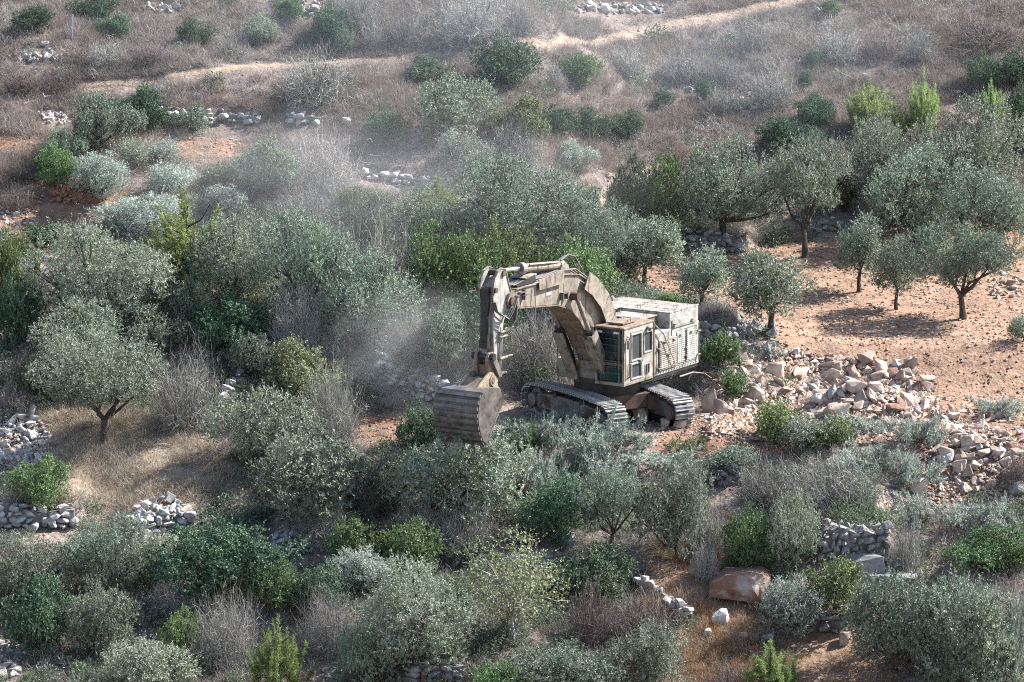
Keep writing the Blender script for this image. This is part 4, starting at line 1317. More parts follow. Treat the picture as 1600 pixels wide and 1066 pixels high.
scatter('dry_grass', 'brown and straw coloured dry grass over the hillside', 'grass', np.stack([x, y, z], 1), np.stack([ws_, ws_, hs_], 1), cg, GR, 3)
# low woody scrub
r, x, y, z, (px, py, f, s, st, og, pd, top) = field_points(50000, 91, .4, .02)
den = np.where(top > .5, .55, .8) * (1 - f) * (1 - .9 * s) * (1 - .85 * st) * (1 - .8 * og) * (1 - np.clip(pd * 2, 0, 1)) * np.where(np.hypot(x, y) < 5.2, 0, 1)
k = r.rand(len(x)) < den * open_ground(x, y, px, py)
x, y, z, top = x[k], y[k], z[k], top[k]; n = len(x); t = r.rand(n)[:, None]
cs = np.where(t < .45, np.array([.20, .17, .15]), np.where(t < .8, np.array([.285, .262, .238]), np.array([.39, .37, .345]))) * r.uniform(.75, 1.25, (n, 1))
q = r.uniform(.7, 1.5, n)
scatter('dry_scrub', 'low purplish brown dry scrub filling the gaps between bushes', 'scrub', np.stack([x, y, z], 1), np.stack([q, q, q * r.uniform(.7, 1.1, n)], 1), cs, SB, 4)
# low green undergrowth on the lower slope
r, x, y, z, (px, py, f, s, st, og, pd, top) = field_points(42000, 105, .33, .0)
den = np.where(top > .5, .05, .75) * (1 - f) * (1 - s) * (1 - st) * (1 - .9 * og) * np.where(np.hypot(x, y) < 5.5, 0.02, 1)
k = r.rand(len(x)) < den * open_ground(x, y, px, py)
x, y, z = x[k], y[k], z[k]; n = len(x); t = np.clip(.5 + fbm(x * .5 + 3, y * .5, 2), 0, 1)[:, None]
cl = (np.array([.105, .145, .08]) * t + np.array([.19, .22, .17]) * (1 - t)) * r.uniform(.7, 1.3, (n, 1))
q = .5 + 1.9 * r.rand(n) ** 2
scatter('green_undergrowth', 'low grey green leafy undergrowth between the bushes', 'undergrowth', np.stack([x, y, z], 1), np.stack([q, q, q * r.uniform(.7, 1.2, n)], 1), cl, LF, 6)

def pebbles(n, seed, spots=None, grow=1.0):
    r = np.random.RandomState(seed)
    octa = np.array([(1, 0, 0), (0, 1, 0), (-1, 0, 0), (0, -1, 0), (0, 0, .6), (0, 0, -.6)], float)
    of = np.array([(0, 1, 4), (1, 2, 4), (2, 3, 4), (3, 0, 4), (1, 0, 5), (2, 1, 5), (3, 2, 5), (0, 3, 5)])
    x = r.uniform(-24, 18.5, n); y = r.uniform(-22, 50, n)
    if spots is not None: x, y = spots
    z = ground_z(x, y)
    px, py, f, s, st, og, pd, top = zones(x, y, z)
    rb = inpoly(px, py, RUBBLE).astype(float)
    den = (1.0 if spots is not None else 0.0) + .06 + .6 * f + .85 * s + .10 * og + .2 * pd + 2 * rb
    k = (px > -40) & (px < 1640) & (py > -40) & (py < 1100) & (r.rand(n) < den)
    x, y, z, f, s, rb = x[k], y[k], z[k], f[k], s[k], rb[k]; n = len(x)
    sz = (.016 + .075 * r.rand(n) ** 5 + .012 * r.rand(n)) * (1 + .8 * rb) * grow
    a = r.rand(n) * 6.283
    S = octa[None] * r.uniform(.75, 1.2, (n, 6, 1)) * sz[:, None, None]
    ca, sa = np.cos(a)[:, None], np.sin(a)[:, None]
    V = np.stack([S[..., 0] * ca - S[..., 1] * sa + x[:, None], S[..., 0] * sa + S[..., 1] * ca + y[:, None], S[..., 2] + z[:, None] + sz[:, None] * .35], -1)
    t = r.rand(n, 1)
    c1 = np.array([.32, .235, .18]); c2 = np.array([.27, .17, .118]); c3 = np.array([.38, .33, .28])
    col = np.where(t < .55, c1, np.where(t < .82, c2, c3)) * r.uniform(.7, 1.2, (n, 1))
    F = (np.arange(n) * 6)[:, None, None] + of[None]
    return V.reshape(-1, 3), F.reshape(-1, 3), np.repeat(col, 6, axis=0)
V, F, c = pebbles(150000, 5)
tag(link('loose_pebbles', fast_mesh('loose_pebbles', V, F, M['pebble'], point_col=c)), 'pinkish pebbles and clods strewn over the red field', 'pebbles', kind='stuff')

# fines between the stones of the rubble
_r = np.random.RandomState(8)
RIGHT = [(1450, 640), (1500, 650), (1620, 690), (1620, 790), (1440, 785), (1430, 700)]; LEFT = [(-20, 648), (50, 648), (78, 690), (70, 740), (-20, 745)]
_x = np.concatenate([_r.uniform(2, 17, 60000), _r.uniform(-24, -19, 9000)]); _y = np.concatenate([_r.uniform(-9, 9, 60000), _r.uniform(-5, 5, 9000)])
_u, _v, _ = project(np.stack([_x, _y, ground_z(_x, _y)], -1))
_u = _u + 16 * fbm(_x * .8, _y * .8, 2); _v = _v + 8 * fbm(_x * .8 + 5, _y * .8, 2)
_k = inpoly(_u, _v, RUBBLE) | inpoly(_u, _v, RIGHT) | inpoly(_u, _v, LEFT)
V, F, c = pebbles(_k.sum(), 12, (_x[_k], _y[_k]), 1.15)
tag(link('rubble_fines', fast_mesh('rubble_fines', V, F, M['pebble'], point_col=c)), 'small stone chips and gravel between the heaped stones', 'gravel', kind='stuff')

# small upright things on the upper slope
p = g1(113, 66); ppm = FPX / project(p)[2]
mb = MB(); mb.prism([(-.03, -.2), (.03, -.2), (.03, 44 / ppm), (-.03, 44 / ppm)], -.004, .004); mb.prism([(-.03, -.2), (-.022, -.2), (-.022, 44 / ppm), (-.03, 44 / ppm)], -.03, .004)
o = link('metal_post', mb.mesh('metal_post', noisy_mat('galvanised_steel', [(.3, (.42, .43, .45)), (.7, (.6, .61, .63))], scale=9, rough=.5, metallic=.4)))
o.location = p; o.rotation_euler = (0, R(2), .4)
tag(o, 'thin pale metal post standing in dry grass, top left', 'post')
p = g1(60, 188); ppm = FPX / project(p)[2]
mb = MB(); h = 44 / ppm
mb.tube([(0, 0, -.2), (.10 * h, 0, .35 * h), (.16 * h, 0, .66 * h), (.24 * h, .02, h * .86)], [.055, .05, .045, .035], 6)
mb.tube([(.22 * h, 0, .82 * h), (.16 * h, 0, .98 * h)], [.035, .02], 5)
mb.tube([(.23 * h, .02, .84 * h), (.36 * h, .05, .86 * h), (.44 * h, .05, .88 * h)], [.035, .026, .018], 5)
o = link('forked_stick', mb.mesh('forked_stick', M['lime'])); o.location = p
tag(o, 'forked bleached dead stick standing below the path, upper left', 'dead branch')
def branch(name, pts, rad, label, mat='deadwood'):
    pts = np.array(pts, float); c = pts[0].copy()
    mb = MB(); mb.tube(pts - c, list(np.linspace(rad, rad * .35, len(pts))), 6)
    # side twigs
    rr = np.random.RandomState(int(abs(pts.sum() * 1000)) % 99991)
    for k in range(1, len(pts) - 1):
        e = pts[k] - c + unit(rr.normal(size=3)) * np.linalg.norm(pts[-1] - pts[0]) * .22
        mb.tube([pts[k] - c, (pts[k] - c + e) / 2 + rr.uniform(-.03, .03, 3), e], [rad * .5, rad * .3, rad * .12], 4)
    o = link(name, mb.mesh(name, M[mat])); o.location = c
    return tag(o, label, 'dead branch', 'loose dead branches')
def gpx(px, py, up=0.0):
    q = g1(px, py).copy(); q[2] += up; return q
branch('dead_branch', [gpx(846, 688, .12), gpx(864, 680, .25), gpx(886, 668, .30)], .05, 'sawn branch with orange end lying before the left track')
branch('dead_branch', [gpx(1572, 838, .0), gpx(1578, 834, .5), gpx(1584, 832, .9)], .035, 'dark upright stick on the bank at the right edge')
branch('dead_branch', [gpx(1402, 786, .12), gpx(1414, 788, .12), gpx(1430, 784, .16)], .06, 'dark sawn log lying above the tall dark wall')
branch('dead_branch', [gpx(810, 790, .3), gpx(822, 768, .5), gpx(850, 748, .75)], .06, 'pale broken limb over the very dark evergreen')
branch('dead_branch', [gpx(330, 690, .05), gpx(312, 672, .6), gpx(286, 648, 1.2)], .035, 'long bare pale stem right of the lone olive')
branch('dead_branch', [gpx(60, 700, .0), gpx(58, 700, .2)], .02, 'tiny twig in straw grass by the left rubble')
# ------------------------------------------------------------------ the excavator
def paint_mat(name, base, dust, rust=(.16, .07, .035), rust_amt=.62, rough=.6, streak=True):
    m, nt, p = new_mat(name)
    tc = nt.nodes.new('ShaderNodeTexCoord')
    n1 = nt.nodes.new('ShaderNodeTexNoise'); n1.inputs['Scale'].default_value = 1.7; n1.inputs['Detail'].default_value = 8; n1.inputs['Roughness'].default_value = .65
    nt.links.new(tc.outputs['Object'], n1.inputs['Vector'])
    r1 = ramp(nt, [(.35, base), (.65, dust)]); nt.links.new(n1.outputs[0], r1.inputs[0])
    mp = nt.nodes.new('ShaderNodeMapping'); mp.inputs['Scale'].default_value = (5, 5, .8 if streak else 5)
    nt.links.new(tc.outputs['Object'], mp.inputs['Vector'])
    n2 = nt.nodes.new('ShaderNodeTexNoise'); n2.inputs['Scale'].default_value = 1.1; n2.inputs['Detail'].default_value = 9; n2.inputs['Roughness'].default_value = .72
    nt.links.new(mp.outputs[0], n2.inputs['Vector'])
    r2 = ramp(nt, [(rust_amt, (0, 0, 0)), (rust_amt + .1, (1, 1, 1))]); nt.links.new(n2.outputs[0], r2.inputs[0])
    mx = nt.nodes.new('ShaderNodeMix'); mx.data_type = 'RGBA'
    nt.links.new(r2.outputs[0], mx.inputs[0]); nt.links.new(r1.outputs[0], mx.inputs[6]); mx.inputs[7].default_value = (*rust, 1)
    n3 = nt.nodes.new('ShaderNodeTexNoise'); n3.inputs['Scale'].default_value = 3.1; n3.inputs['Detail'].default_value = 9; n3.inputs['Roughness'].default_value = .75
    nt.links.new(tc.outputs['Object'], n3.inputs['Vector'])
    r3 = ramp(nt, [(.34, (.34, .31, .28)), (.5, (.88, .87, .86)), (.7, (1.14, 1.14, 1.14))]); nt.links.new(n3.outputs[0], r3.inputs[0])
    mu = nt.nodes.new('ShaderNodeMix'); mu.data_type = 'RGBA'; mu.blend_type = 'MULTIPLY'; mu.inputs[0].default_value = 1
    nt.links.new(mx.outputs[2], mu.inputs[6]); nt.links.new(r3.outputs[0], mu.inputs[7])
    nt.links.new(mu.outputs[2], p.inputs['Base Color'])
    p.inputs['Roughness'].default_value = rough; p.inputs['Specular IOR Level'].default_value = .35
    return m
X = {}
X['tan'] = paint_mat('tan_paint', (.215, .185, .145), (.30, .268, .22), rust=(.105, .06, .04), rust_amt=.535)
X['pale'] = paint_mat('pale_olive_paint', (.28, .278, .25), (.375, .37, .335), rust=(.15, .09, .06), rust_amt=.57)
X['roof'] = paint_mat('dusty_roof_paint', (.25, .22, .18), (.35, .32, .275), rust=(.19, .11, .07), rust_amt=.53, streak=False)
X['rusty'] = paint_mat('rusted_tan_paint', (.18, .13, .095), (.25, .195, .145), rust_amt=.54)
X['steel'] = paint_mat('worn_steel', (.10, .09, .085), (.19, .175, .16), rust=(.085, .045, .03), rust_amt=.55, rough=.5)
X['shoe'] = paint_mat('track_shoe_steel', (.25, .24, .23), (.36, .35, .335), rust=(.11, .09, .075), rust_amt=.60, rough=.36, streak=False)
X['bucket'] = paint_mat('scoured_bucket_steel', (.06, .049, .043), (.17, .148, .13), rust=(.27, .255, .24), rust_amt=.61, rough=.5)
X['rust'] = paint_mat('rust', (.075, .046, .035), (.14, .09, .066), rust=(.05, .03, .02), rust_amt=.55, rough=.85)
X['dark'] = paint_mat('greasy_black', (.02, .019, .018), (.045, .04, .037), rust=(.06, .04, .03), rust_amt=.66, rough=.55)
X['yellow'] = paint_mat('faded_yellow_paint', (.27, .22, .145), (.33, .285, .21), rust_amt=.57)
X['hose'] = paint_mat('dusty_rubber', (.10, .095, .085), (.20, .185, .165), rust=(.05, .05, .05), rust_amt=.7, rough=.8)
m_, nt_, p_ = new_mat('chrome_rod'); p_.inputs['Base Color'].default_value = (.62, .64, .68, 1); p_.inputs['Metallic'].default_value = 1; p_.inputs['Roughness'].default_value = .22; X['chrome'] = m_
m_, nt_, p_ = new_mat('armoured_glass')
no_ = nt_.nodes.new('ShaderNodeTexNoise'); no_.inputs['Scale'].default_value = 2.6; no_.inputs['Detail'].default_value = 5
cr_ = ramp(nt_, [(.35, (.006, .022, .026)), (.6, (.018, .06, .065)), (.75, (.05, .11, .11))]); nt_.links.new(no_.outputs[0], cr_.inputs[0]); nt_.links.new(cr_.outputs[0], p_.inputs['Base Color'])
p_.inputs['Roughness'].default_value = .12; p_.inputs['Specular IOR Level'].default_value = .6; X['glass'] = m_
m_, nt_, p_ = new_mat('dusty_side_glass'); p_.inputs['Base Color'].default_value = (.035, .048, .048, 1); p_.inputs['Roughness'].default_value = .3; X['glass2'] = m_
m_, nt_, p_ = new_mat('lamp_lens'); p_.inputs['Base Color'].default_value = (.7, .72, .75, 1); p_.inputs['Roughness'].default_value = .2; X['lens'] = m_
m_, nt_, p_ = new_mat('plate_grey'); p_.inputs['Base Color'].default_value = (.24, .25, .26, 1); p_.inputs['Roughness'].default_value = .5; X['plate'] = m_
m_, nt_, p_ = new_mat('plate_white'); p_.inputs['Base Color'].default_value = (.75, .75, .74, 1); p_.inputs['Roughness'].default_value = .5; X['white'] = m_

EX = empty('excavator', (0, 0, 0))
tag(EX, 'large worn tan tracked excavator with armoured cab, its bucket lowered into brush', 'excavator')
AU = R(238); AT = R(-58)
MU = Matrix.Rotation(AU, 4, 'Z'); MT = Matrix.Rotation(AT, 4, 'Z')
def part(name, mb, mat, parent=EX, frame=MU, bevel=0.0, smooth=False, label=None):
    me = mb.mesh(name, X[mat], smooth)
    o = link(name, me, parent)
    if parent is EX: o.matrix_local = frame
    else: o.matrix_local = Matrix.Identity(4)
    if bevel:
        b = o.modifiers.new('bevel', 'BEVEL'); b.width = bevel; b.segments = 2; b.limit_method = 'ANGLE'
    if label: o['label'] = label
    return o
B = MB
ARM = Matrix.Translation((7.3, 0, 4.2)) @ Matrix.Diagonal((.99, 1, .985, 1)) @ Matrix.Translation((-7.3, 0, -4.2))
MA = MU @ ARM      # stick, bucket and linkage

# --- undercarriage
b = B().box(-1.35, 1.35, -1.05, 1.05, .62, 1.18)
for sx in (-1, 1):
    for sy in (-1, 1):
        b.add([(sx * .7, sy * .9, .55), (sx * 1.35, sy * .9, .55), (sx * 1.95, sy * 1.75, .42), (sx * 1.2, sy * 1.75, .42),
               (sx * .7, sy * .9, 1.12), (sx * 1.35, sy * .9, 1.12), (sx * 1.95, sy * 1.75, .86), (sx * 1.2, sy * 1.75, .86)],
              [(0, 1, 2, 3), (4, 5, 6, 7), (0, 1, 5, 4), (1, 2, 6, 5), (2, 3, 7, 6), (3, 0, 4, 7)])
part('car_body', b, 'rust', frame=MT, bevel=.03, label='rusty carbody between the tracks')
part('turntable', B().cyl((0, 0, 1.15), (0, 0, 1.62), 1.25, 32), 'dark', frame=MT)

shoe_b = B().box(-.115, .115, -.42, .42, 0, .03)
for gx_ in (-.055, .075):
    shoe_b.box(gx_ - .022, gx_ + .022, -.42, .42, .03, .085)
shoe_me = shoe_b.mesh('track_shoe', X['shoe'])
def track_loop(n=240, c=2.42, r=.56, zc=.58):
    pts = []
    sag = lambda x: .10 * math.sin((x + c) / (2 * c) * math.pi) + .03
    for i in range(n):
        t = i / n * (4 * c + 2 * math.pi * r)
        if t < 2 * c: x = -c + t; pts.append((x, zc + r + .09 * math.sin((x + c) / (2 * c) * math.pi)))
        elif t < 2 * c + math.pi * r: a = (t - 2 * c) / r; pts.append((c + r * math.sin(a), zc + r * math.cos(a)))
        elif t < 4 * c + math.pi * r: pts.append((c - (t - 2 * c - math.pi * r), zc - r))
        else: a = (t - 4 * c - math.pi * r) / r; pts.append((-c - r * math.sin(a), zc - r * math.cos(a)))
    return np.array(pts)
LP = track_loop()
for sy in (-1, 1):
    yc = 1.48 * sy
    # chain of links
    b = B()
    n = len(LP)
    for dy in (-.12, .12):
        V = []; F = []
        nrm = []
        for i in range(n):
            t = LP[(i + 1) % n] - LP[i - 1]; t = t / np.linalg.norm(t); nr_ = np.array([-t[1], t[0]])
            a = LP[i] - nr_ * .0; c = LP[i] - nr_ * .13
            for yy in (yc + dy - .05, yc + dy + .05):
                V.append((a[0], yy, a[1])); V.append((c[0], yy, c[1]))
        for i in range(n):
            j = (i + 1) % n
            F += [(i * 4, j * 4, j * 4 + 1, i * 4 + 1), (i * 4 + 2, i * 4 + 3, j * 4 + 3, j * 4 + 2), (i * 4, i * 4 + 2, j * 4 + 2, j * 4), (i * 4 + 1, j * 4 + 1, j * 4 + 3, i * 4 + 3)]
        b.add(V, F)
    trk = part('track', b, 'dark', frame=MT, label='crawler track on the shaded left' if sy < 0 else 'sunlit crawler track on the right')
    per = np.concatenate([[0], np.cumsum(np.linalg.norm(np.diff(np.vstack([LP, LP[:1]]), axis=0), axis=1))])
    N = 48
    for k in range(N):
        s = per[-1] * k / N
        x = np.interp(s, per, np.append(LP[:, 0], LP[0, 0])); z = np.interp(s, per, np.append(LP[:, 1], LP[0, 1]))
        s2 = (s + .05) % per[-1]; x2 = np.interp(s2, per, np.append(LP[:, 0], LP[0, 0])); z2 = np.interp(s2, per, np.append(LP[:, 1], LP[0, 1]))
        ang = math.atan2(z2 - z, x2 - x)
        o = link('track_shoe', shoe_me, trk)
        o.location = (x, yc, z); o.rotation_euler = (0, -ang, 0)
    b = B().prism([(-2.1, .34), (2.1, .34), (2.25, .5), (2.1, .86), (1.0, .98), (-1.0, .98), (-2.1, .86), (-2.25, .5)], yc - .26, yc + .26)
    part('track_frame', b, 'steel', trk, bevel=.03)
    for k in range(8):
        x = -1.75 + .5 * k
        part('roller', B().cyl((x, yc - .3, .22), (x, yc + .3, .22), .15, 12), 'dark', trk)
    for x in (-.9, .9):
        part('carrier_roller', B().cyl((x, yc - .28, 1.0), (x, yc + .28, 1.0), .12, 12), 'dark', trk)
    part('idler', B().cyl((-2.42, yc - .1, .58), (-2.42, yc + .1, .58), .46, 24).cyl((-2.42, yc - .34, .58), (-2.42, yc + .34, .58), .26, 20), 'steel', trk)
    b = B()
    for k in range(22):
        a = 2 * math.pi * k / 22
        for rr, q in ((.47, .5),):
            pass
    prof = []
    for k in range(44):
        a = 2 * math.pi * k / 44; rr = .50 if k % 4 < 2 else .42
        prof.append((2.42 + rr * math.cos(a), .58 + rr * math.sin(a)))
    b.prism(prof, yc - .07, yc + .07).cyl((2.42, yc - .36, .58), (2.42, yc + .36, .58), .27, 20)
    part('sprocket', b, 'steel', trk)

# --- upper structure
part('deck', B().box(-3.8, .35, -1.68, 1.66, 1.6, 1.78).box(.35, 1.3, -.62, .40, 1.6, 1.8), 'dark', bevel=.02)
house = part('engine_house', B().box(-3.83, -.50, -1.7, 1.69, 1.73, 3.36), 'pale', bevel=.03)
part('rear_house', B().box(-3.83, -1.72, -1.69, 1.66, 3.36, 3.92), 'pale', house, bevel=.03)
part('centre_housing', B().box(-1.72, -.72, -.35, 1.12, 3.36, 3.80), 'rusty', house, bevel=.02)
part('right_housing', B().box(-1.72, -.95, -1.69, -.9, 3.36, 3.74), 'dark', house)
# roof panels, each lifted a little
rp = [(-3.80, -3.16), (-3.12, -2.48), (-2.44, -1.76)]
for (a0, a1) in rp:
    for (l0, l1) in ((-1.66, -.58), (-.54, .52), (.56, 1.62)):
        part('roof_panel', B().box(a0, a1, l0, l1, 3.92, 3.95 + .008 * ((a0 * 7 + l0 * 3) % 1)), 'roof', house, bevel=.008)
part('roof_panel', B().box(-1.80, -.62, -.40, 1.16, 3.81, 3.85), 'roof', house, bevel=.01)
part('roof_panel', B().box(-2.0, -.85, -1.68, -.46, 3.955, 3.99), 'roof', house, bevel=.01)
for (f_, l_) in ((-3.5, -1.4), (-2.9, -1.4), (-2.2, -1.35), (-3.5, -.1), (-2.8, .0), (-2.1, .1), (-3.5, 1.3), (-2.7, 1.3), (-2.1, 1.3), (-1.2, .9), (-1.0, -.1), (-1.5, -1.3), (-1.0, -.7)):
    z0 = 3.95 if f_ < -1.75 else (3.84 if l_ > -.45 else 3.98)
    part('lifting_loop', B().tube([(f_, l_ - .07, z0), (f_, l_ - .07, z0 + .10), (f_, l_ + .07, z0 + .10), (f_, l_ + .07, z0)], .012, 5), 'steel', house)
part('exhaust_flap', B().prism([(-2.95, 3.95), (-2.75, 3.95), (-2.72, 4.12), (-2.8, 4.16)], -1.5, -1.42), 'roof', house)
part('turbo_pipe', B().cyl((-1.3, -.62, 3.36), (-1.3, -.62, 3.7), .13, 14), 'steel', house)
part('roof_rail', B().box(-3.83, -1.72, 1.63, 1.668, 3.93, 3.98), 'pale', house)
# louvred doors on the left side
def louvre_door(a0, a1, z0, z1, y, mat, split=2, n=None):
    d = part('louvre_door', B().box(a0, a1, y - .03, y, z0, z1), mat, house, bevel=.006)
    n = n or int((z1 - z0 - .12) / .075)
    for s in range(split):
        w = (a1 - a0) / split
        p0 = a0 + w * s + .04; p1 = a0 + w * (s + 1) - .04
        b = B()
        for k in range(n):
            z = z0 + .06 + (z1 - z0 - .12) * k / n
            b.prism([(0, 0), (0, 0), (0, 0)], 0, 0) if False else b.add(
                [(p0, y, z + .06), (p1, y, z + .06), (p1, y + .022, z + .006), (p0, y + .022, z + .006), (p0, y, z), (p1, y, z)],
                [(0, 1, 2, 3), (3, 2, 5, 4), (0, 3, 4), (1, 5, 2)])
        part('louvre_panel', b, mat, d) if False else None
        o = link('louvre_panel', b.mesh('louvre_panel', X[mat]), d)
    return d
louvre_door(-2.13, -.86, 1.90, 3.02, 1.735, 'tan', 2)
louvre_door(-2.78, -2.17, 1.97, 3.16, 1.72, 'pale', 2)
louvre_door(-3.62, -2.84, 1.95, 3.16, 1.72, 'pale', 2)
part('upper_panel', B().box(-3.52, -1.86, 1.668, 1.70, 3.40, 3.66), 'pale', house, bevel=.008)
part('upper_panel_lip', B().box(-3.54, -1.84, 1.668, 1.73, 3.36, 3.395), 'tan', house)
for f_, z0, z1 in ((-2.81, 2.0, 3.22), (-.80, 1.85, 2.95), (-3.70, 1.9, 3.3), (-1.66, 3.1, 3.35)):
    part('latch_rod', B().cyl((f_, 1.765, z0), (f_, 1.765, z1), .022, 8), 'steel', house)
for f_, z in ((-2.81, 2.5), (-2.81, 2.2), (-3.70, 3.0), (-3.70, 2.1), (-.80, 2.0), (-.80, 2.75), (-1.5, 2.45), (-1.9, 2.95), (-1.2, 2.95), (-3.2, 3.05), (-2.4, 3.05), (-2.0, 3.5), (-3.3, 3.5)):
    part('hinge', B().box(f_ - .09, f_ + .09, 1.70, 1.80, z - .022, z + .022), 'tan', house, bevel=.005)
for (a0, a1, z0, z1) in ((-2.155, -2.145, 1.9, 3.2), (-2.815, -2.80, 1.9, 3.2), (-3.665, -3.65, 1.9, 3.2), (-.845, -.83, 1.85, 3.08), (-3.65, -2.16, 3.2, 3.215), (-3.65, -.84, 1.87, 1.885)):
    part('door_gap_shade', B().box(a0, a1, 1.69, 1.693, z0, z1), 'dark', house)  # thin raised dark strips that paint in the shade of the door seams
b = B()
for k in range(16):
    b.cyl((-.62 - k * .2, 1.69, 1.82), (-.62 - k * .2, 1.715, 1.82), .022, 6)
part('bolt_row', b, 'steel', house)
cw = [(-3.83, -1.66), (-3.83, 1.60), (-4.05, 1.5), (-4.3, 1.05), (-4.42, .4), (-4.42, -.4), (-4.3, -1.05), (-4.05, -1.5)]
part('counterweight', B().plan(cw, 1.72, 3.30), 'tan', bevel=.06)
part('mud_guard', B().box(-2.6, -.5, 1.40, 1.64, 1.55, 1.6), 'dark', house)

# right hand tool box and platform
part('tool_box', B().box(-.45, .86, -1.7, -.72, 1.66, 2.36), 'tan', bevel=.03)
part('handrail', B().tube([(.84, -1.66, 2.36), (.84, -1.66, 3.0), (.3, -1.66, 3.15), (-.3, -1.66, 3.15), (-.3, -1.66, 2.36)], .018, 6), 'dark')

# --- cab
Cf0, Cf1, Cl0, Cl1, Cz0, Cz1 = -.48, 1.66, .46, 1.71, 1.71, 3.90
cab = part('cab', B().box(Cf0 + .02, Cf1 - .16, Cl0 + .02, Cl1 - .05, Cz0 + .02, Cz1 - .06), 'dark')
# roof and floor slabs, corner posts
part('cab_roof', B().box(Cf0 - .02, Cf1 + .03, Cl0 - .02, Cl1 + .02, Cz1 - .08, Cz1), 'rusty', cab, bevel=.02)
part('roof_hatch', B().box(.35, 1.25, .72, 1.42, Cz1 + .04, Cz1 + .09).box(.40, 1.2, .77, 1.37, Cz1 - .005, Cz1 + .045), 'rusty', cab, bevel=.012)
part('hatch_handle', B().tube([(.7, 1.40, Cz1 + .1), (.7, 1.42, Cz1 + .18), (.95, 1.42, Cz1 + .18), (.95, 1.40, Cz1 + .1)], .014, 5).tube([(.2, .8, Cz1), (.2, .8, Cz1 + .12), (.2, 1.1, Cz1 + .12), (.2, 1.1, Cz1)], .014, 5), 'steel', cab)
part('cab_floor', B().box(Cf0, Cf1, Cl0, Cl1, Cz0, Cz0 + .12), 'tan', cab, bevel=.015)
for l0, l1 in ((Cl0, Cl0 + .07), (Cl1 - .10, Cl1)):
    part('cab_post', B().box(Cf1 - .10, Cf1, l0, l1, Cz0 + .12, Cz1 - .08), 'tan', cab, bevel=.01)
part('cab_rear_wall', B().box(Cf0, Cf0 + .08, Cl0, Cl1 - .002, Cz0 + .12, Cz1 - .08), 'tan', cab)
part('cab_inner_wall', B().box(Cf0 + .08, Cf1 - .10, Cl0, Cl0 + .04, Cz0 + .12, Cz1 - .08), 'tan', cab)
# left side wall around three windows
def side_wall(frames):
    b = B()
    fs = sorted(set([Cf0 + .08, Cf1 - .10] + [q for w in frames for q in w[:2]])); zs = sorted(set([Cz0 + .12, Cz1 - .08] + [q for w in frames for q in w[2:]]))
    for i in range(len(fs) - 1):
        for j in range(len(zs) - 1):
            fm = (fs[i] + fs[i + 1]) / 2; zm = (zs[j] + zs[j + 1]) / 2
            if any(w[0] < fm < w[1] and w[2] < zm < w[3] for w in frames): continue
            b.box(fs[i], fs[i + 1], Cl1 - .05, Cl1 - .004, zs[j], zs[j + 1])
    return b
WINS = [(.45, 1.12, 2.62, 3.55), (-.31, .21, 2.80, 3.50), (.45, 1.12, 1.94, 2.44)]
part('cab_side_wall', side_wall(WINS), 'pale', cab)
for (a0, a1, z0, z1) in WINS:
    w = part('side_window', B().box(a0 + .002, a1 - .002, Cl1 - .045, Cl1 - .03, z0 + .002, z1 - .002), 'glass2', cab)
    t = .055
    part('window_frame', B().box(a0 - t, a1 + t, Cl1 - .004, Cl1 + .03, z1, z1 + t).box(a0 - t, a1 + t, Cl1 - .004, Cl1 + .03, z0 - t, z0).box(a0 - t, a0, Cl1 - .004, Cl1 + .03, z0, z1).box(a1, a1 + t, Cl1 - .004, Cl1 + .03, z0, z1), 'pale', w, bevel=.008)
part('cab_door', B().box(.36, .375, Cl1 - .004, Cl1 + .012, 1.86, 3.66).box(1.20, 1.215, Cl1 - .004, Cl1 + .012, 1.86, 3.66).box(.375, 1.20, Cl1 - .004, Cl1 + .012, 3.645, 3.66).box(.375, 1.20, Cl1 - .004, Cl1 + .012, 1.86, 1.875), 'tan', cab)
part('door_handle', B().box(.42, .62, Cl1, Cl1 + .08, 2.50, 2.57), 'steel', cab, bevel=.01)
part('grab_bar', B().tube([(1.42, Cl1, 2.0), (1.42, Cl1 + .09, 2.05), (1.42, Cl1 + .09, 3.5), (1.42, Cl1, 3.55)], .022, 6).tube([(1.28, Cl1, 2.0), (1.28, Cl1 + .06, 2.03), (1.28, Cl1 + .06, 2.5), (1.28, Cl1, 2.53)], .016, 6), 'rusty', cab)
part('cab_edge', B().box(Cf0 - .035, Cf0 + .015, Cl1 - .01, Cl1 + .022, Cz0 + .05, Cz1 - .09), 'rusty', cab)
part('vent_plate', B().box(-.16, .16, Cl1 - .004, Cl1 + .022, 1.98, 2.34), 'pale', cab)
part('vent_bar', B().box(-.10, -.05, Cl1 + .02, Cl1 + .06, 2.0, 2.32).box(.05, .10, Cl1 + .02, Cl1 + .06, 2.0, 2.32), 'steel', cab)
part('work_lamp', B().cyl((.0, Cl1, 3.68), (.1, Cl1 + .16, 3.64), .07, 10), 'steel', cab)
part('wing_mirror', B().box(1.50, 1.54, Cl1 + .04, Cl1 + .16, 3.10, 3.42).tube([(1.5, Cl1, 3.3), (1.52, Cl1 + .1, 3.3)], .012, 5), 'plate', cab, bevel=.01)
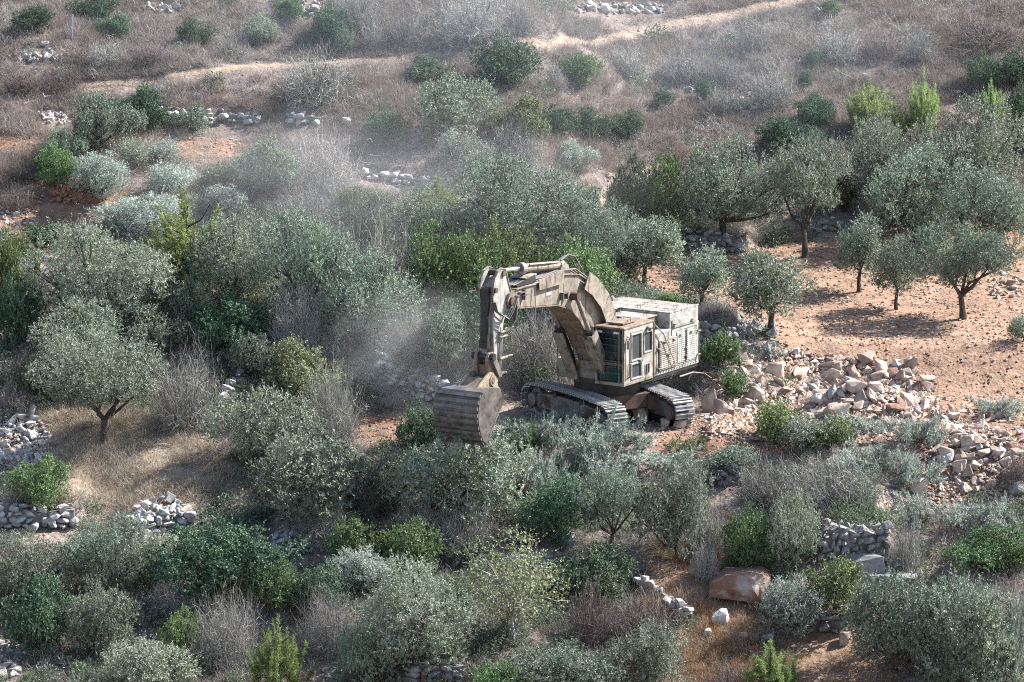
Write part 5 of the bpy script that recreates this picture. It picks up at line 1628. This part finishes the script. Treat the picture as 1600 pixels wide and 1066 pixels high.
# front: two panes behind a cage of bars
part('front_window', B().box(Cf1 - .14, Cf1 - .12, Cl0 + .07, Cl1 - .10, 2.56, Cz1 - .10), 'glass', cab)
part('front_window', B().box(Cf1 - .14, Cf1 - .12, Cl0 + .07, Cl1 - .10, Cz0 + .14, 2.46), 'glass', cab)
part('front_sill', B().box(Cf1 - .16, Cf1 - .04, Cl0 + .07, Cl1 - .10, 2.46, 2.56), 'rusty', cab)
for l_ in (.62, .78, .94, 1.10, 1.26, 1.42):
    part('guard_bar', B().cyl((Cf1 - .02, l_, Cz0 + .12), (Cf1 - .02, l_, Cz1 - .08), .007, 5), 'dark', cab)
for z_ in (2.18, 2.40, 2.62, 2.95, 3.22, 3.45, 3.66):
    part('guard_bar', B().cyl((Cf1 - .005, Cl0 + .05, z_), (Cf1 - .005, Cl1 - .05, z_), .008 if z_ != 2.62 else .018, 5), 'steel', cab)
part('guard_post', B().box(Cf1 + .0, Cf1 + .035, Cl1 - .22, Cl1 - .19, Cz0 + .05, Cz1 - .1), 'tan', cab)
for l_ in (.62, .72, 1.30, 1.38, 1.47):
    part('front_lamp', B().cyl((Cf1 - .06, l_, 3.70), (Cf1 + .02, l_, 3.69), .045, 10), 'lens', cab)
part('wiper', B().tube([(Cf1 - .1, 1.3, 2.6), (Cf1 - .1, 1.0, 3.1)], .01, 4), 'dark', cab)

# --- boom
boom_prof = [(.55, 2.2), (.32, 2.9), (.50, 3.9), (1.02, 4.78), (1.80, 5.48), (2.75, 5.95), (3.9, 6.12), (5.5, 6.05), (7.1, 6.05), (7.5, 5.8), (7.4, 5.42), (6.6, 5.32), (5.4, 5.18), (4.3, 5.06), (3.45, 4.80), (2.7, 4.22), (2.15, 3.6), (1.75, 3.0), (1.35, 2.4), (.95, 2.1)]
boom = part('boom', B().prism(boom_prof, -.40, .40), 'tan', bevel=.025)
# flange plates that stand proud along top and bottom
def strip(path, w0, w1, l0, l1):
    """plate following a (f,z) path, extruded between offsets along the path normal"""
    b = B(); path = np.array(path, float); n = len(path)
    V = []; F = []
    for i in range(n):
        t = path[min(i + 1, n - 1)] - path[max(i - 1, 0)]; t = t / np.linalg.norm(t); nn = np.array([-t[1], t[0]])
        for (w, l_) in ((w0, l0), (w1, l0), (w1, l1), (w0, l1)):
            q = path[i] + nn * w; V.append((q[0], l_, q[1]))
    for i in range(n - 1):
        for k in range(4):
            a = i * 4 + k; c = i * 4 + (k + 1) % 4
            F.append((a, c, c + 4, a + 4))
    F += [(0, 1, 2, 3), ((n - 1) * 4, (n - 1) * 4 + 1, (n - 1) * 4 + 2, (n - 1) * 4 + 3)]
    return b.add(V, F)
top_path = [(.50, 3.2), (.56, 3.9), (1.05, 4.78), (1.80, 5.48), (2.75, 5.95), (3.9, 6.12), (5.5, 6.05), (7.1, 6.05)]
bot_path = [(7.4, 5.40), (6.6, 5.30), (5.4, 5.16), (4.3, 5.04), (3.45, 4.78), (2.7, 4.20), (2.15, 3.58), (1.75, 3.0)]
part('boom_flange', strip(top_path, -.012, .02, -.46, .46), 'tan', boom)
part('boom_flange', strip(bot_path, -.02, .014, -.46, .46), 'rusty', boom)
part('hose_guard', strip([(.44, 3.75), (.62, 4.2), (1.06, 4.90), (1.80, 5.56), (2.40, 5.90)], -.56, .14, .60, .63), 'tan', boom)
part('guard_bracket', B().box(.9, 1.0, .40, .60, 4.4, 4.46).box(1.6, 1.7, .40, .60, 5.1, 5.16).box(.62, .72, .40, .6, 3.9, 3.96).box(2.2, 2.3, .40, .6, 5.55, 5.6), 'steel', boom)
part('guard_step', B().tube([(.9, .6, 4.9), (.85, .6, 5.02), (.85, .8, 5.02), (.9, .8, 4.9)], .015, 5).tube([(.55, .6, 4.2), (.4, .6, 4.3), (.4, .8, 4.3), (.55, .8, 4.2)], .015, 5), 'steel', boom)
part('side_plate', B().add([(3.95, .50, 5.82), (5.65, .50, 5.80), (5.68, .50, 6.20), (3.95, .50, 6.30), (3.95, .53, 5.82), (5.65, .53, 5.80), (5.68, .53, 6.20), (3.95, .53, 6.30)],
    [(0, 1, 2, 3), (4, 5, 6, 7), (0, 1, 5, 4), (1, 2, 6, 5), (2, 3, 7, 6), (3, 0, 4, 7)]).box(4.1, 4.2, .40, .50, 5.9, 5.98).box(5.4, 5.5, .40, .5, 5.9, 5.98), 'tan', boom, bevel=.006)
for k, l_ in enumerate((-.25, -.12, .02, .16, .30)):
    part('hydraulic_line', B().tube([(7.0, l_ * .8, 6.16), (6.2, l_, 6.18 + .02 * k), (5.2, l_, 6.17), (3.9, l_, 6.24), (2.8, l_, 6.08 + .02 * k), (1.9, l_ * 1.1, 5.66), (1.1, l_ * 1.1, 4.98), (.5, l_, 3.9), (.3, l_, 3.2)], .032, 6), 'hose', boom)
part('line_cover', B().prism([(5.6, 6.10), (6.9, 6.10), (6.95, 6.16), (5.7, 6.38)], -.42, .36), 'dark', boom)
part('line_cover', B().prism([(5.55, 6.34), (6.3, 6.30), (6.3, 6.33), (5.55, 6.40)], -.30, .34), 'tan', boom)
part('cylinder_bracket', B().prism([(3.0, 6.0), (3.9, 6.1), (3.6, 6.42), (3.35, 6.46), (3.2, 6.36)], -.24, -.16).prism([(3.0, 6.0), (3.9, 6.1), (3.6, 6.42), (3.35, 6.46), (3.2, 6.36)], .16, .24), 'tan', boom)
part('boom_pin', B().cyl((3.22, -.62, 5.22), (3.22, .72, 5.22), .15, 16), 'rust', boom)
part('side_step', B().box(3.7, 4.05, .40, .56, 5.42, 5.46).box(3.7, 3.74, .40, .56, 5.20, 5.46).box(4.0, 4.05, .4, .56, 5.2, 5.46), 'steel', boom)
# the small maker's plate: unreadable pale strokes on grey
sgn = part('name_plate', B().box(4.62, 5.02, .40, .412, 5.48, 5.62), 'plate', boom)
b = B()
for (a0, a1, z0, z1) in ((4.93, 4.96, 5.52, 5.58), (4.86, 4.90, 5.51, 5.58), (4.78, 4.83, 5.515, 5.585), (4.70, 4.75, 5.51, 5.58)):
    b.box(a0, a1, .412, .417, z0, z1)
part('plate_lettering', b, 'white', sgn)
part('hanging_cable', B().tube([(5.9, .47, 6.0), (5.91, .50, 5.6), (5.90, .50, 5.1), (5.93, .5, 4.55)], .016, 5), 'hose', boom)
part('hanging_cable', B().tube([(7.1, .42, 5.6), (6.85, .5, 5.2), (6.8, .5, 4.7), (6.72, .5, 3.9)], .012, 5), 'hose', boom)
part('boom_foot_plate', B().prism([(.1, 1.75), (1.5, 1.75), (1.25, 2.5), (.8, 2.85), (.4, 2.7)], -.52, -.44).prism([(.1, 1.75), (1.3, 1.75), (1.2, 2.5), (.8, 2.85), (.4, 2.7)], .405, .445), 'tan')
part('front_plate', B().add([(1.25, -.5, 1.72), (1.25, .42, 1.72), (1.48, .42, 2.5), (1.48, -.5, 2.5), (1.2, -.5, 1.72), (1.2, .42, 1.72), (1.40, .42, 2.5), (1.40, -.5, 2.5)],
     [(0, 1, 2, 3), (4, 5, 6, 7), (0, 1, 5, 4), (1, 2, 6, 5), (2, 3, 7, 6), (3, 0, 4, 7)]), 'tan')
# lift cylinders with front guards
for l_ in (-.66, .60):
    p0 = np.array([1.22, l_, 2.05]); p1 = np.array([3.22, l_, 5.22]); u_ = unit(p1 - p0)
    lc = part('lift_cylinder', B().cyl(p0, p0 + u_ * 2.05, .16, 14).cyl(p0 + u_ * 2.0, p0 + u_ * 2.14, .19, 14), 'dark')
    part('cylinder_rod', B().cyl(p0 + u_ * 2.1, p1, .085, 12), 'tan', lc).parent = lc
    nn = np.array([u_[2], 0, -u_[0]])
    g0 = p0 + nn * .22 - u_ * .25; g1_ = p0 + nn * .22 + u_ * 2.0
    V = []
    for q in (g0, g1_):
        for (dn, dl) in ((-.03, -.22), (-.03, .22), (.03, .22), (.03, -.22)):
            V.append(q + nn * dn + np.array([0, dl, 0]))
    part('cylinder_guard', B().add(V, [(0, 1, 2, 3), (4, 5, 6, 7), (0, 1, 5, 4), (1, 2, 6, 5), (2, 3, 7, 6), (3, 0, 4, 7)]), 'tan', lc, bevel=.015)
    V = []
    for q in (g0, g1_):
        for (dn, dl) in ((-.40, -.22), (.03, -.22), (.03, -.19), (-.40, -.19)):
            V.append(q + nn * dn + np.array([0, dl * (1 if l_ < 0 else -1), 0]))
    part('cylinder_guard', B().add(V, [(0, 1, 2, 3), (4, 5, 6, 7), (0, 1, 5, 4), (1, 2, 6, 5), (2, 3, 7, 6), (3, 0, 4, 7)]), 'tan', lc)

# --- stick with its cylinders
stick_prof = [(8.46, 6.25), (8.38, 6.65), (8.15, 6.88), (7.85, 6.97), (7.62, 6.9), (7.45, 6.45), (7.28, 6.02), (7.30, 5.60), (7.50, 5.25), (7.68, 4.9), (7.78, 3.9), (7.98, 3.05), (8.10, 2.72), (8.32, 2.72), (8.42, 3.0), (8.38, 3.9), (8.44, 5.0)]
stick = part('stick', B().prism([(8.36, 6.05), (8.0, 6.5), (7.7, 6.6), (7.5, 6.2), (7.35, 5.9), (7.38, 5.6), (7.55, 5.25), (7.70, 4.9), (7.80, 3.9), (8.0, 3.05), (8.10, 2.78), (8.32, 2.78), (8.40, 3.0), (8.36, 3.9), (8.42, 5.0)], -.27, .27), 'pale', frame=MA, bevel=.02)
for l0 in (-.30, .265):
    part('stick_side_plate', B().prism([(8.46, 6.1), (8.46, 6.35), (8.36, 6.66), (8.15, 6.88), (7.85, 6.97), (7.62, 6.9), (7.45, 6.45), (7.26, 6.02), (7.30, 5.56), (7.56, 5.2), (7.8, 4.95), (8.36, 5.3)], l0, l0 + .035), 'pale', stick)
    part('stick_edge', strip([(8.46, 6.1), (8.46, 6.35), (8.36, 6.66), (8.15, 6.88), (7.85, 6.97), (7.62, 6.9), (7.45, 6.45), (7.26, 6.02)], -.015, .02, l0 - .03, l0 + .065), 'tan', stick)
part('stick_pin', B().cyl((7.38, -.5, 5.68), (7.38, .5, 5.68), .17, 18).cyl((7.78, -.36, 6.76), (7.78, .36, 6.76), .11, 14).cyl((8.36, -.4, 6.22), (8.36, .4, 6.22), .10, 14), 'rust', stick)
part('boom_tip_fork', B().prism([(7.0, 6.05), (7.5, 5.95), (7.62, 5.7), (7.5, 5.42), (7.0, 5.36)], .33, .41).prism([(7.0, 6.05), (7.5, 5.95), (7.62, 5.7), (7.5, 5.42), (7.0, 5.36)], -.41, -.33), 'tan', boom)
sc_ = part('stick_cylinder', B().cyl((3.42, 0, 6.36), (6.0, 0, 6.62), .165, 16).cyl((5.94, 0, 6.61), (6.2, 0, 6.64), .215, 16).cyl((3.3, 0, 6.35), (3.55, 0, 6.37), .2, 14), 'tan')
part('cylinder_rod', B().cyl((6.15, 0, 6.635), (7.72, 0, 6.755), .09, 14), 'chrome', sc_)
part('oil_pipe', B().tube([(3.6, .12, 6.5), (4.6, .18, 6.62), (5.8, .18, 6.74)], .035, 6), 'tan', sc_)
part('oil_hose', B().tube([(3.5, .1, 6.55), (3.1, .16, 6.72), (2.7, .2, 6.60), (2.3, .26, 6.1), (2.2, .3, 5.8)], .035, 6), 'hose', sc_)
part('oil_hose', B().tube([(3.5, .0, 6.55), (3.2, .1, 6.7), (2.8, .1, 6.5), (2.6, .2, 6.2)], .03, 6), 'hose', sc_)
bc = part('bucket_cylinder', B().cyl((8.50, 0, 6.3), (8.58, 0, 4.25), .165, 16).cyl((8.575, 0, 4.35), (8.585, 0, 4.1), .20, 14).cyl((8.52, 0, 5.75), (8.53, 0, 5.6), .19, 14), 'dark', frame=MA)
part('cylinder_rod', B().cyl((8.585, 0, 4.12), (8.60, 0, 3.86), .10, 12), 'tan', bc)
part('cylinder_collar', B().cyl((8.57, 0, 4.3), (8.572, 0, 4.22), .18, 14), 'tan', bc)
part('oil_pipe', B().tube([(8.4, .22, 5.9), (8.5, .24, 5.75), (8.6, .22, 5.2), (8.62, .2, 4.4)], .03, 6), 'hose', bc)
for k, (dl, df) in enumerate(((.34, 0), (.39, .08), (.44, .16))):
    part('hydraulic_hose', B().tube([(6.9, dl, 5.9 - .05 * k), (7.15, dl + .1, 5.85), (7.5, dl + .14, 5.5 - .06 * k), (7.75, dl + .1, 5.2 - .06 * k), (8.1, dl + .08, 5.25), (8.38, dl, 5.45), (8.46, dl - .05, 5.8)], .026, 6), 'hose', stick)
    part('hydraulic_hose', B().tube([(7.0, dl, 5.75 - .04 * k), (7.2, dl + .1, 5.45), (7.3, dl + .12, 5.0), (7.55, dl + .06, 4.75), (7.8, dl - .02, 4.6)], .024, 6), 'hose', stick)
part('hose_clamp', B().box(6.5, 6.95, .40, .52, 5.88, 5.92).box(6.3, 6.7, .40, .50, 5.75, 5.79).box(6.6, 6.64, .40, .52, 5.6, 5.98), 'steel', boom)
for z in (4.62, 4.45, 3.65, 3.1):
    part('pipe_bracket', B().box(7.55 + (5 - z) * .06, 8.1, .27, .40, z - .025, z + .025), 'tan', stick, bevel=.006)
part('side_pipe', B().tube([(8.0, .33, 4.8), (8.02, .33, 3.8), (8.15, .33, 3.0)], .028, 6).tube([(7.88, .33, 4.7), (7.94, .33, 3.8), (8.02, .33, 3.2)], .028, 6), 'pale', stick)
part('foot_rung', B().cyl((7.75, .2, 4.66), (7.05, .3, 4.68), .035, 8), 'tan', stick)
part('foot_rung', B().cyl((7.85, .2, 3.62), (7.15, .3, 3.64), .035, 8), 'tan', stick)
part('yellow_mark', B().box(7.84, 7.95, .27, .275, 3.75, 4.25), 'yellow', stick)
part('stick_hook', B().tube([(8.5, -.3, 6.2), (8.75, -.42, 6.18), (8.9, -.45, 6.16)], .03, 6), 'rust', stick)
# linkage
lk = part('bucket_link', B().prism([(8.42, 3.95), (8.75, 3.95), (8.85, 3.7), (8.70, 2.95), (8.50, 2.85), (8.38, 3.0), (8.45, 3.6)], -.30, -.18).prism([(8.42, 3.95), (8.75, 3.95), (8.85, 3.7), (8.70, 2.95), (8.50, 2.85), (8.38, 3.0), (8.45, 3.6)], .18, .30).box(8.50, 8.66, -.18, .18, 3.0, 3.5), 'rusty', frame=MA, bevel=.02)
part('link_pin', B().cyl((8.62, -.46, 3.80), (8.62, .46, 3.80), .13, 14), 'dark', lk)
for l0 in (-.43, .33):
    part('idler_link', B().prism([(8.55, 3.92), (8.72, 3.85), (8.70, 3.7), (8.22, 2.98), (8.06, 3.0), (8.05, 3.15)], l0, l0 + .1), 'steel', lk)
# bucket
back = [(9.02, 2.78), (9.6, 2.86), (10.17, 2.80), (10.43, 2.55), (10.52, 2.1), (10.47, 1.65), (10.30, 1.2), (10.05, .85)]
inn = [(9.98, .91), (10.22, 1.24), (10.38, 1.66), (10.43, 2.08), (10.35, 2.49), (10.13, 2.71), (9.6, 2.77), (9.06, 2.70)]
bk = part('bucket', B().prism(back + inn, -.92, .92), 'bucket', frame=MA)
side = [(8.80, 2.24), (9.02, 2.76), (9.6, 2.85), (10.17, 2.79), (10.42, 2.54), (10.51, 2.1), (10.46, 1.65), (10.29, 1.2), (10.04, .86), (9.86, .98), (9.5, 1.42), (9.12, 1.92)]
for l0 in (-.95, .90):
    part('bucket_side', B().prism(side, l0, l0 + .05), 'bucket', bk)
    part('side_edge', strip([(8.80, 2.24), (9.12, 1.92), (9.5, 1.42), (9.86, .98), (10.02, .86)], -.03, .06, l0 - .012, l0 + .062), 'bucket', bk)
bp = np.array(back); cum_ = np.concatenate([[0], np.cumsum(np.linalg.norm(np.diff(bp, axis=0), axis=1))])
for k in range(9):
    s_ = 1.30 + k * (cum_[-1] - 1.45) / 8
    q = np.array([np.interp(s_, cum_, bp[:, 0]), np.interp(s_, cum_, bp[:, 1])]); q2 = np.array([np.interp(s_ + .13, cum_, bp[:, 0]), np.interp(s_ + .13, cum_, bp[:, 1])])
    part('wear_bar', strip([q, q2], -.01, .06, -.935, .935), 'steel', bk)
for k in range(5):
    l_ = -.8 + .4 * k
    part('tooth', B().add([(9.95, l_ - .09, .94), (10.11, l_ - .09, .90), (10.11, l_ + .09, .90), (9.95, l_ + .09, .94), (9.78, l_ - .04, .52), (9.84, l_ - .04, .51), (9.84, l_ + .04, .51), (9.78, l_ + .04, .52)],
        [(0, 1, 2, 3), (4, 5, 6, 7), (0, 1, 5, 4), (1, 2, 6, 5), (2, 3, 7, 6), (3, 0, 4, 7)]), 'steel', bk)
ear = [(9.75, 2.84), (9.2, 3.15), (8.95, 3.28), (8.72, 3.25), (8.52, 3.05), (8.40, 2.75), (8.30, 2.50), (8.42, 2.28), (8.65, 2.2), (9.0, 2.45), (9.2, 2.75)]
for l0 in (-.45, .36):
    part('bucket_ear', B().prism(ear, l0, l0 + .11), 'yellow', bk, bevel=.02)
    part('ear_boss', B().cyl((8.78, l0 - .04, 2.98), (8.78, l0 + .15, 2.98), .20, 18).cyl((8.46, l0 - .04, 2.48), (8.46, l0 + .15, 2.48), .19, 18), 'yellow', bk)
part('ear_hole_shade', B().cyl((8.84, .45, 2.72), (8.84, .478, 2.72), .10, 12), 'dark', bk)  # dark disc on the ear plate, its colour stands for the shade inside a hole
part('bucket_pin', B().cyl((8.78, -.52, 2.98), (8.78, .53, 2.98), .11, 14).cyl((8.46, -.52, 2.48), (8.46, .53, 2.48), .11, 14), 'steel', bk)
part('ear_bridge', B().prism([(9.6, 2.85), (9.15, 3.1), (9.0, 2.95), (9.3, 2.8)], -.34, .36), 'rusty', bk)
# a stick of olive wood caught on the side of the house
mu3 = np.array(MU.to_3x3())
def up_pt(f_, l_, z_): return mu3 @ np.array([f_, l_, z_])
branch('dead_branch', [up_pt(-.42, 1.78, 3.72), up_pt(-1.0, 1.82, 3.3), up_pt(-1.45, 1.84, 2.6), up_pt(-1.85, 1.83, 2.05), up_pt(-1.62, 1.8, 1.5)], .028, 'thin greenish branch leaning on the louvred side of the excavator')
branch('dead_branch', [up_pt(-1.9, 2.0, 1.55), up_pt(-2.7, 2.1, 1.6), up_pt(-3.2, 2.3, 1.5), up_pt(-3.6, 2.4, 1.25)], .035, 'pale bent branch sticking out under the rear of the excavator')
# ------------------------------------------------------------------ air: haze and dust
def volume_mat(name, color, density, aniso=.2):
    m = bpy.data.materials.new(name); m.use_nodes = True
    nt = m.node_tree; nt.nodes.clear()
    out = nt.nodes.new('ShaderNodeOutputMaterial'); v = nt.nodes.new('ShaderNodeVolumePrincipled')
    v.inputs['Color'].default_value = (*color, 1); v.inputs['Density'].default_value = density; v.inputs['Anisotropy'].default_value = aniso
    nt.links.new(v.outputs[0], out.inputs['Volume'])
    return m, nt, v
HAZE = 0.0
if HAZE > 0:
    m, nt, v = volume_mat('haze_air', (.62, .82, 1.0), HAZE)
    mb = MB(); mb.box(-175, 175, -265, 265, -24.5, 76)
    tag(link('haze', mb.mesh('haze', m)), 'thin bluish haze over the whole valley', 'haze', kind='stuff')

def dust(name, label, centre, rad, density, seed):
    m, nt, v = volume_mat(name + '_air', (.99, .985, .975), 0.0, .0)
    tc = nt.nodes.new('ShaderNodeTexCoord')
    ln = nt.nodes.new('ShaderNodeVectorMath'); ln.operation = 'LENGTH'; nt.links.new(tc.outputs['Object'], ln.inputs[0])
    fo = nt.nodes.new('ShaderNodeMapRange'); fo.interpolation_type = 'SMOOTHSTEP'
    fo.inputs[1].default_value = 1.0; fo.inputs[2].default_value = .15; fo.inputs[3].default_value = 0.0; fo.inputs[4].default_value = 1.0
    nt.links.new(ln.outputs['Value'], fo.inputs[0])
    no = nt.nodes.new('ShaderNodeTexNoise'); no.noise_dimensions = '4D'; no.inputs['W'].default_value = seed; no.inputs['Scale'].default_value = 2.4; no.inputs['Detail'].default_value = 3
    nt.links.new(tc.outputs['Object'], no.inputs['Vector'])
    nr = nt.nodes.new('ShaderNodeMapRange'); nr.inputs[1].default_value = .36; nr.inputs[2].default_value = .68; nr.inputs[3].default_value = .3; nr.inputs[4].default_value = 1.0
    nt.links.new(no.outputs[0], nr.inputs[0])
    a = nt.nodes.new('ShaderNodeMath'); a.operation = 'MULTIPLY'; nt.links.new(fo.outputs[0], a.inputs[0]); nt.links.new(nr.outputs[0], a.inputs[1])
    b = nt.nodes.new('ShaderNodeMath'); b.operation = 'MULTIPLY'; nt.links.new(a.outputs[0], b.inputs[0]); b.inputs[1].default_value = density
    nt.links.new(b.outputs[0], v.inputs['Density'])
    bm = bmesh.new(); bmesh.ops.create_icosphere(bm, subdivisions=3, radius=1.0)
    me = bpy.data.meshes.new(name); bm.to_mesh(me); bm.free(); me.materials.append(m)
    o = link(name, me); o.location = centre; o.scale = rad
    return tag(o, label, 'dust', kind='stuff')
c = g1(668, 640)
dust('dust_cloud', 'pale dust rising left of the excavator bucket', (c[0] - .4, c[1] + 1.2, c[2] + 1.9), (4.6, 3.6, 3.2), .10, 1.3)
c = g1(590, 420)
dust('dust_drift', 'thin dust drifting up the slope behind the bucket', (c[0], c[1] + 4, c[2] + 2.2), (14.0, 13.0, 4.8), .022, 4.1)

c = g1(800, 130)
o = dust('dust_haze', 'bluish haze lying over the upper slope', (c[0], c[1] + 1, c[2] + 2.0), (27, 15, 6.5), .0085, 7.7)
o.active_material.node_tree.nodes['Principled Volume'].inputs['Color'].default_value = (.80, .90, 1.0, 1)
